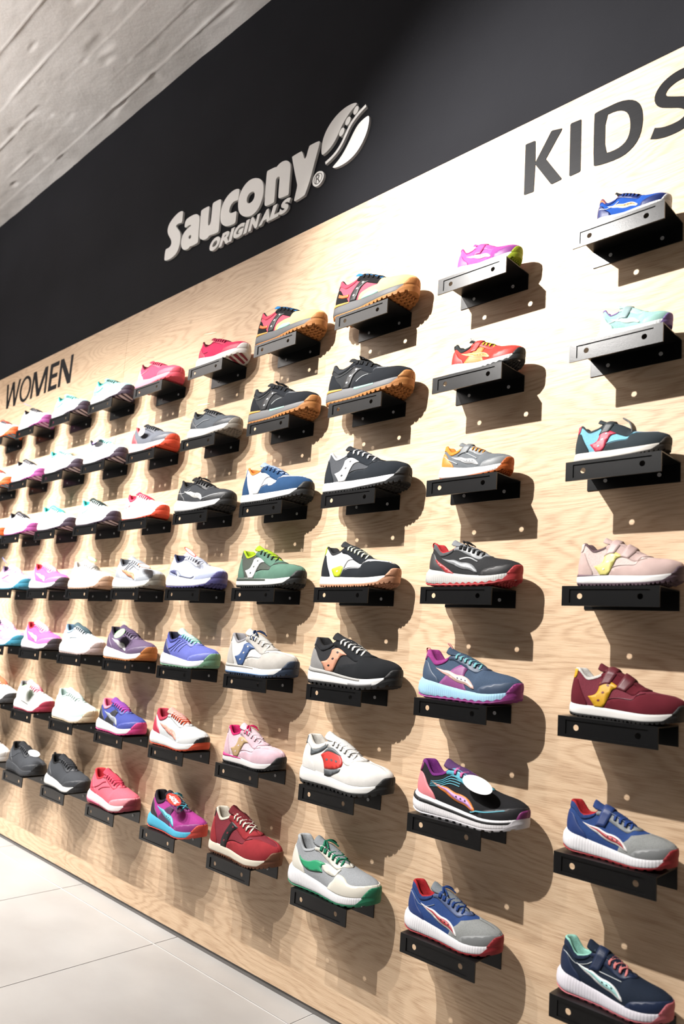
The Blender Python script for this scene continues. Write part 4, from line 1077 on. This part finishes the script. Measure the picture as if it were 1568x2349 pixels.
D('F4', 'running_shoe', 'light grey running shoe', 'light grey running shoe with taupe sole and orange edged tag', ty='run', x=-.040, L=.287, base='#b4b9c0', over='#a8adb4', mid='#f3f2ec', out='#8f897c', lin='#50545a', ton='#9ea4aa', lace='#c0c4ca', stripe='#d8936c', dot='#b4b9c0', linename='saddle_line', lines=[([(.24 + .08 * k, .5), (.30 + .07 * k, .68), (.36 + .06 * k, .84)], .008, '#7f858c') for k in range(3)], geo=dict(nolug=1))
D('F5', 'running_shoe', 'mauve running shoe', 'mauve running shoe with brown sole and white stripe', ty='run', x=-.046, L=.29, base='#6c5a78', over='#645270', mid='#f5f3ef', out='#c07434', lin='#2c2634', ton='#5e4c6a', lace='#3c3346', stripe='#e6e2e6', dot='#b0a6b8', geo=dict(nolug=1))
D('F6', 'running_shoe', 'blue running shoe with pink sole', 'blue running shoe with black heel and pink sole and laces', ty='run', x=-.042, L=.272, base='#4854a4', over='#4450a0', heel='#26262c', toe='#4a56a8', mid='#f4f2f4', out='#e0408c', lin='#e86a90', ton='#8a4aa8', lace='#c83fa0', col='#f0a0b0', stripe='#9aa0aa', dot='#6a7078', midp='#2c2c34')
D('F7', 'running_shoe', 'pink running shoe in the bottom row', 'salmon pink running shoe with red lining, in the bottom row', ty='run', x=-.044, L=.285, base='#ea7082', over='#e0566c', toe='#f09aa4', mid='#f4e6e6', out='#8a2c3c', lin='#d8333f', ton='#e04a60', lace='#cf3a58', lines=[([(.12, .2), (.24, .5), (.4, .7)], .014, '#b83a50'), ([(.3, .3), (.42, .5), (.52, .66)], .012, '#c84a60')], bands=[(.0, .4, (.0, .0), (.45, .2), '#e86a8a')])
# --- columns G, H, I, J: far end
DK = '#3c2a3e'
def turq(key, label, short, base, over, **kw):
    D(key, 'running_shoe', short, label, ty='run', **dict(dict(x=-.035, L=.282, base=base, over=over, mid='#f8f7f6', out=DK, pads='#c9b7bd', lin='#3fb8b4', ton=base, lace='#3aa8a4', lines=[([(.08, .24), (.2, .34), (.34, .5)], .010, '#46b0a6')], geo=dict(nolug=1)), **kw))
turq('G1', 'turquoise running shoe with dark purple striped tread, nearest of its kind in the top row', 'nearer turquoise running shoe in the top row', '#a6e6de', '#9adcd4', lace='#26343a')
turq('G2', 'white and turquoise running shoe with a purple edged tag, second row', 'white and turquoise shoe with purple tag', '#f2f6f5', '#e6f3f1', lin='#3a3a44', lace='#58c8c0')
turq('G3', 'white and turquoise running shoe with dark laces, third row', 'white and turquoise shoe with dark laces', '#eef5f4', '#e6f3f1', lace='#22302e', ton='#2c3a38')
turq('H1', 'turquoise running shoe just right of the WOMEN lettering', 'farther turquoise running shoe in the top row', '#bdeee8', '#b0e6e0')
turq('H2', 'white shoe with turquoise collar, second row, left of the purple tag', 'farther white and turquoise shoe in the second row', '#f0f6f5', '#e4f2f0', col='#7fdcd4')
turq('H3', 'white shoe with turquoise tongue, third row, left of the dark laced one', 'farther white and turquoise shoe in the third row', '#f0f6f5', '#e4f2f0', col='#a0e4de', ton='#5fcfc8')
def whitep(key, label, short, **kw):
    D(key, 'running_shoe', short, label, ty='run', **dict(dict(x=-.035, L=.282, base='#f1eef0', over='#ece8ec', mid='#f8f6f6', out='#a2448e', pads='#d8b6cf', lin='#26262c', ton='#33343a', lace='#2a2b30', geo=dict(nolug=1), lines=[([(.06, .3), (.18, .3), (.3, .36)], .007, '#3a3a40')]), **kw))
whitep('I1', 'white running shoe with magenta tread below the WOMEN lettering, top row', 'white and magenta shoe in the top row')
whitep('I2', 'white running shoe with magenta tread near the left edge, second row', 'white and magenta shoe in the second row')
whitep('I3', 'white running shoe with magenta tread at the left edge, third row', 'white and magenta shoe in the third row')
for k, rr, lb in (('J1', 0, 'orange and white running shoe at the left edge, top row'), ('J2', 1, 'orange and white running shoe at the left edge, second row'), ('J3', 2, 'orange and white running shoe at the left edge, third row')):
    D(k, 'running_shoe', lb.replace('running shoe at the left edge, ', 'shoe in the '), lb, ty='run', x=-.035, L=.282, base='#e8ded8', over='#dfe3ee', heel='#e87a4a', mid='#f6f4f2', out='#ea6a2a', pads='#58a8c8', lin='#e0603a', ton='#d85a3a', lace='#3a3f4a', geo=dict(w0=.80, wl=.13, bx=.91, nolug=1))
D('G4', 'running_shoe', 'white running shoe with peach sole', 'white running shoe with peach sole and a green round tag', ty='run', x=-.034, L=.283, base='#f4f1ed', over='#f2efea', mid='#f8f5f1', out='#c49c80', lin='#dcd6d0', ton='#eeeae6', lace='#e8e4e0', geo=dict(nolug=1))
def pinkw(key, label, short, **kw):
    D(key, 'running_shoe', short, label, ty='run', **dict(dict(x=-.040, L=.285, base='#e468b8', over='#e878c0', heel='#f0ecee', mid='#f7f5f6', out='#3a3036', lin='#c83040', ton='#f0c0d0', lace='#f2c8d6', stripe='#f4f0f2', dot='#eab0d4', geo=dict(nolug=1)), **kw))
pinkw('H4', 'pink running shoe with white stripe and black sole, middle row', 'pink and white shoe in the middle row')
pinkw('H5', 'pink running shoe with white stripe and black sole, third row from the bottom', 'pink and white shoe in the third row from the bottom')
def pinkt(key, label, short, **kw):
    D(key, 'running_shoe', short, label, ty='run', **dict(dict(x=-.035, L=.282, base='#ec9ccf', over='#f0aeda', mid='#f7f5f6', out='#2f88a4', lin='#5a4a6a', ton='#f4d0e4', lace='#f0d8ea', geo=dict(w0=.80, wl=.13, bx=.91, nolug=1), lines=[([(.2, .3), (.32, .36), (.44, .5)], .008, '#3a4a6a')]), **kw))
pinkt('I4', 'light pink running shoe with teal sole at the left edge, middle row', 'pink and teal shoe in the middle row')
pinkt('I5', 'light pink running shoe with teal sole at the left edge, third row from the bottom', 'pink and teal shoe in the third row from the bottom')
D('G5', 'running_shoe', 'white running shoe with blue collar', 'white running shoe with blue grey collar and beige tread', ty='run', x=-.040, L=.287, base='#edf1f5', over='#e8edf2', mid='#f6f7f8', out='#b8a29c', lin='#5a7890', ton='#4a6068', lace='#3c4c54', col='#a8c0d4', geo=dict(nolug=1), lines=[([(.3, .4), (.4, .42), (.5, .52)], .008, '#7f98a8')])
D('G6', 'running_shoe', 'pale mint running shoe', 'pale mint running shoe with cream midsole and beige sole', ty='run', x=-.034, L=.283, base='#d9ebe6', over='#d2e6e2', mid='#f5f2ea', out='#cdb898', lin='#c0d8d2', ton='#dbeee8', lace='#c8dcd4', geo=dict(nolug=1))
D('G7', 'running_shoe', 'charcoal running shoe with white midsole', 'charcoal running shoe with white midsole, bottom row', ty='run', x=-.028, L=.283, base='#43464b', over='#3b3e43', mid='#f2f0ec', out='#1f1f20', lin='#161618', ton='#2c2e32', lace='#1b1c1f', pull='#161618', geo=dict(w0=.80, wl=.13, bx=.91, nolug=1))
D('H6', 'running_shoe', 'white running shoe with crimson sole', 'white running shoe with crimson sole, pink laces and a pale green tag', ty='run', x=-.036, L=.285, base='#e6e6e4', over='#eceae8', heel='#f0eeee', mid='#f5f3f2', out='#a02440', lin='#8a8a8a', ton='#e8c0c8', lace='#d83c66', geo=dict(w0=.80, wl=.13, bx=.91, nolug=1), lines=[([(.28, .06), (.44, .04), (.6, .1)], .008, '#4a4a4c')])
D('H7', 'running_shoe', 'all black running shoe', 'all black running shoe with a white round tag, bottom row', ty='run', x=-.034, L=.28, base='#42454a', over='#383b40', mid='#3a3d42', out='#1c1c1e', lin='#141416', ton='#26282b', lace='#222427', lines=[([(.1, .2), (.26, .5), (.42, .7)], .012, '#5a5e64')], geo=dict(nolug=1))
D('I6', 'running_shoe', 'white running shoe with orange top', 'white running shoe with orange laces at the left edge, second row from the bottom', ty='run', x=-.035, L=.282, base='#e9e7e6', over='#f0eeec', mid='#f5f3f0', out='#3a3a3c', lin='#e8683e', ton='#ee7a54', lace='#ee7a54', geo=dict(w0=.80, wl=.13, bx=.91, nolug=1))
D('I7', 'running_shoe', 'pale grey running shoe', 'pale grey running shoe at the left edge, bottom row', ty='run', x=-.035, L=.282, base='#dcdad8', over='#e4e2e0', mid='#efedea', out='#c8c4c0', lin='#2a2a2e', ton='#3a3a40', lace='#2a2a2e', geo=dict(nolug=1))

# oval paper tags on some shoes: face, rim, picture position, depth, slope in degrees, how far it faces the room, size, label, text
TAGS = {
 'B6': ('#f8f8f6', '#f2f2f0', 1094, 1800, -.098, 10, .90, 1.0, 'plain white oval tag on the laces of the black running shoe', None),
 'E7': ('#e0463a', '#d03c32', 398, 1834, -.100, 12, .85, 1.0, 'red oval tag reading 60% on the purple and aqua shoe', '-60%'),
 'E4': ('#f8f0ec', '#e8503f', 436, 1266, -.108, 24, .42, .95, 'white tag with red rim on the pale lavender shoe', None),
 'F4': ('#f4ece8', '#e8845a', 331, 1298, -.095, 12, .50, 1.0, 'white tag with orange rim on the light grey shoe', None),
 'F5': ('#a8e89c', '#a8e89c', 274, 1453, -.105, -4, .80, 1.1, 'pale green oval tag on the mauve shoe', None),
 'H6': ('#a8e89c', '#a8e89c', 58, 1576, -.105, 0, .85, 1.1, 'pale green oval tag on the white and crimson shoe', None),
 'G4': ('#f0f6ee', '#46b04e', 210, 1282, -.080, 18, .65, .9, 'white tag with green rim on the white and peach shoe', None),
 'H7': ('#f8f8f6', '#f2f2f0', 78, 1728, -.100, 6, .80, 1.1, 'white oval tag on the all black shoe', None),
 'E1': ('#eef6e2', '#b4d89c', 482, 765, -.060, 14, .10, 1.0, 'thin green edged tag on the hot pink shoe', None),
 'E2': ('#eef6e2', '#b4d89c', 466, 928, -.060, 10, .14, 1.0, 'thin green edged tag on the grey and black shoe', None),
 'F1': ('#f8e6da', '#ea7448', 341, 819, -.060, 18, .10, 1.0, 'thin orange edged tag on the coral pink shoe', None),
 'F2': ('#f8f6f4', '#f6ece8', 325, 991, -.095, 0, .80, .8, 'white tag on the heel of the grey shoe with orange sole', None),
 'G2': ('#f6f4f8', '#9464cc', 221, 1010, -.085, 0, .40, 1.0, 'white tag with purple rim on the white and turquoise shoe', None),
 'I1': ('#d0d8f4', '#7088d8', 63, 929, -.060, 18, .25, .95, 'thin blue edged tag below the WOMEN lettering', None),
 'I4': ('#d0d8f4', '#7088d8', 11, 1286, -.070, 18, .25, .9, 'thin blue edged tag on the pink shoe with teal sole', None),
 'H2': ('#f2eef6', '#c8b8d0', 140, 1018, -.060, 12, .10, .9, 'thin pale tag on the farther white and turquoise shoe', None),
}

for key, d in SH.items():
    c, r = 'ABCDEFGHIJ'.index(key[0]), int(key[1]) - 1
    make_shelf(c, r, 'black metal shelf holding the ' + d['short'])
    root, S = build_shoe(d['name'], c, r, d)
    if d.get('flip'):                       # a strap standing open
        P = [(.625, 0, .01), (.62, 0, .07), (.585, 0, .125), (.53, 0, .155)]
        base = np.array([0, 0, float(S.zt(.62)) - .035])
        mb = MB()
        pts = chaikin([tuple(np.array(p) + base) for p in P], 2, False)
        V = []; n = len(pts)
        for x, y, z in pts:
            for yy in (-.055, .055):
                for dz in (.0, .012): V.append((x + dz * .7, yy, z + dz))
        F = []
        for i in range(n - 1):
            a = i * 4
            F += [(a, a + 4, a + 6, a + 2), (a + 1, a + 3, a + 7, a + 5), (a, a + 1, a + 5, a + 4), (a + 2, a + 6, a + 7, a + 3)]
        F += [(0, 2, 3, 1), (n * 4 - 4, n * 4 - 3, n * 4 - 1, n * 4 - 2)]
        obj('strap', S.fin(V), F, mat('#2b3236', 'leather'), root, False)
    if key in TAGS:
        face, rim, px_, py_, dep, slope, fac, scl, lab, txt = TAGS[key]
        qx, qz = pix(px_, py_, dep)
        P0 = Vector((qx, dep, qz))
        a0 = math.radians(slope)
        # long axis follows the lacing slope; the face turns more or less toward the room's centre line
        u_ = Vector((math.cos(a0) * .92, -.18, -math.sin(a0) * .92 - .03)).normalized()
        vd = (P0 - CAM_C).normalized()
        n0 = u_.cross(vd).normalized()
        if n0.z < 0: n0 = -n0
        n1 = (-vd + u_ * vd.dot(u_)).normalized()
        nn = (n0 * math.sqrt(1 - fac * fac) + n1 * fac).normalized()
        w_ = nn.cross(u_)
        if w_.z < 0: w_ = -w_
        e = empty('price_tag', P0)
        e.rotation_euler = Matrix((u_, -nn, u_.cross(-nn))).transposed().to_euler()
        a_, b_ = .043 * scl, .0185 * scl
        out_ = circle(0, 0, a_, 28, b_); inn_ = circle(0, 0, a_ * .88, 28, b_ * .84)
        ot = MB().plate(out_, [inn_], -.0004, .0004).build('tag_rim', mat(rim, 'paper'), e)
        fc = MB().plate(inn_, [], -.0003, .0003).build('tag_face', mat(face, 'paper'), e)
        if txt:
            flat_text('tag_text', txt, (-.031, .031, -.0085, .0085), fc, mat('#ffffff', 'paper'), -.0008, -.0002, .03, 0, (0, 0, 0))
        tag(e, lab, 'price tag')
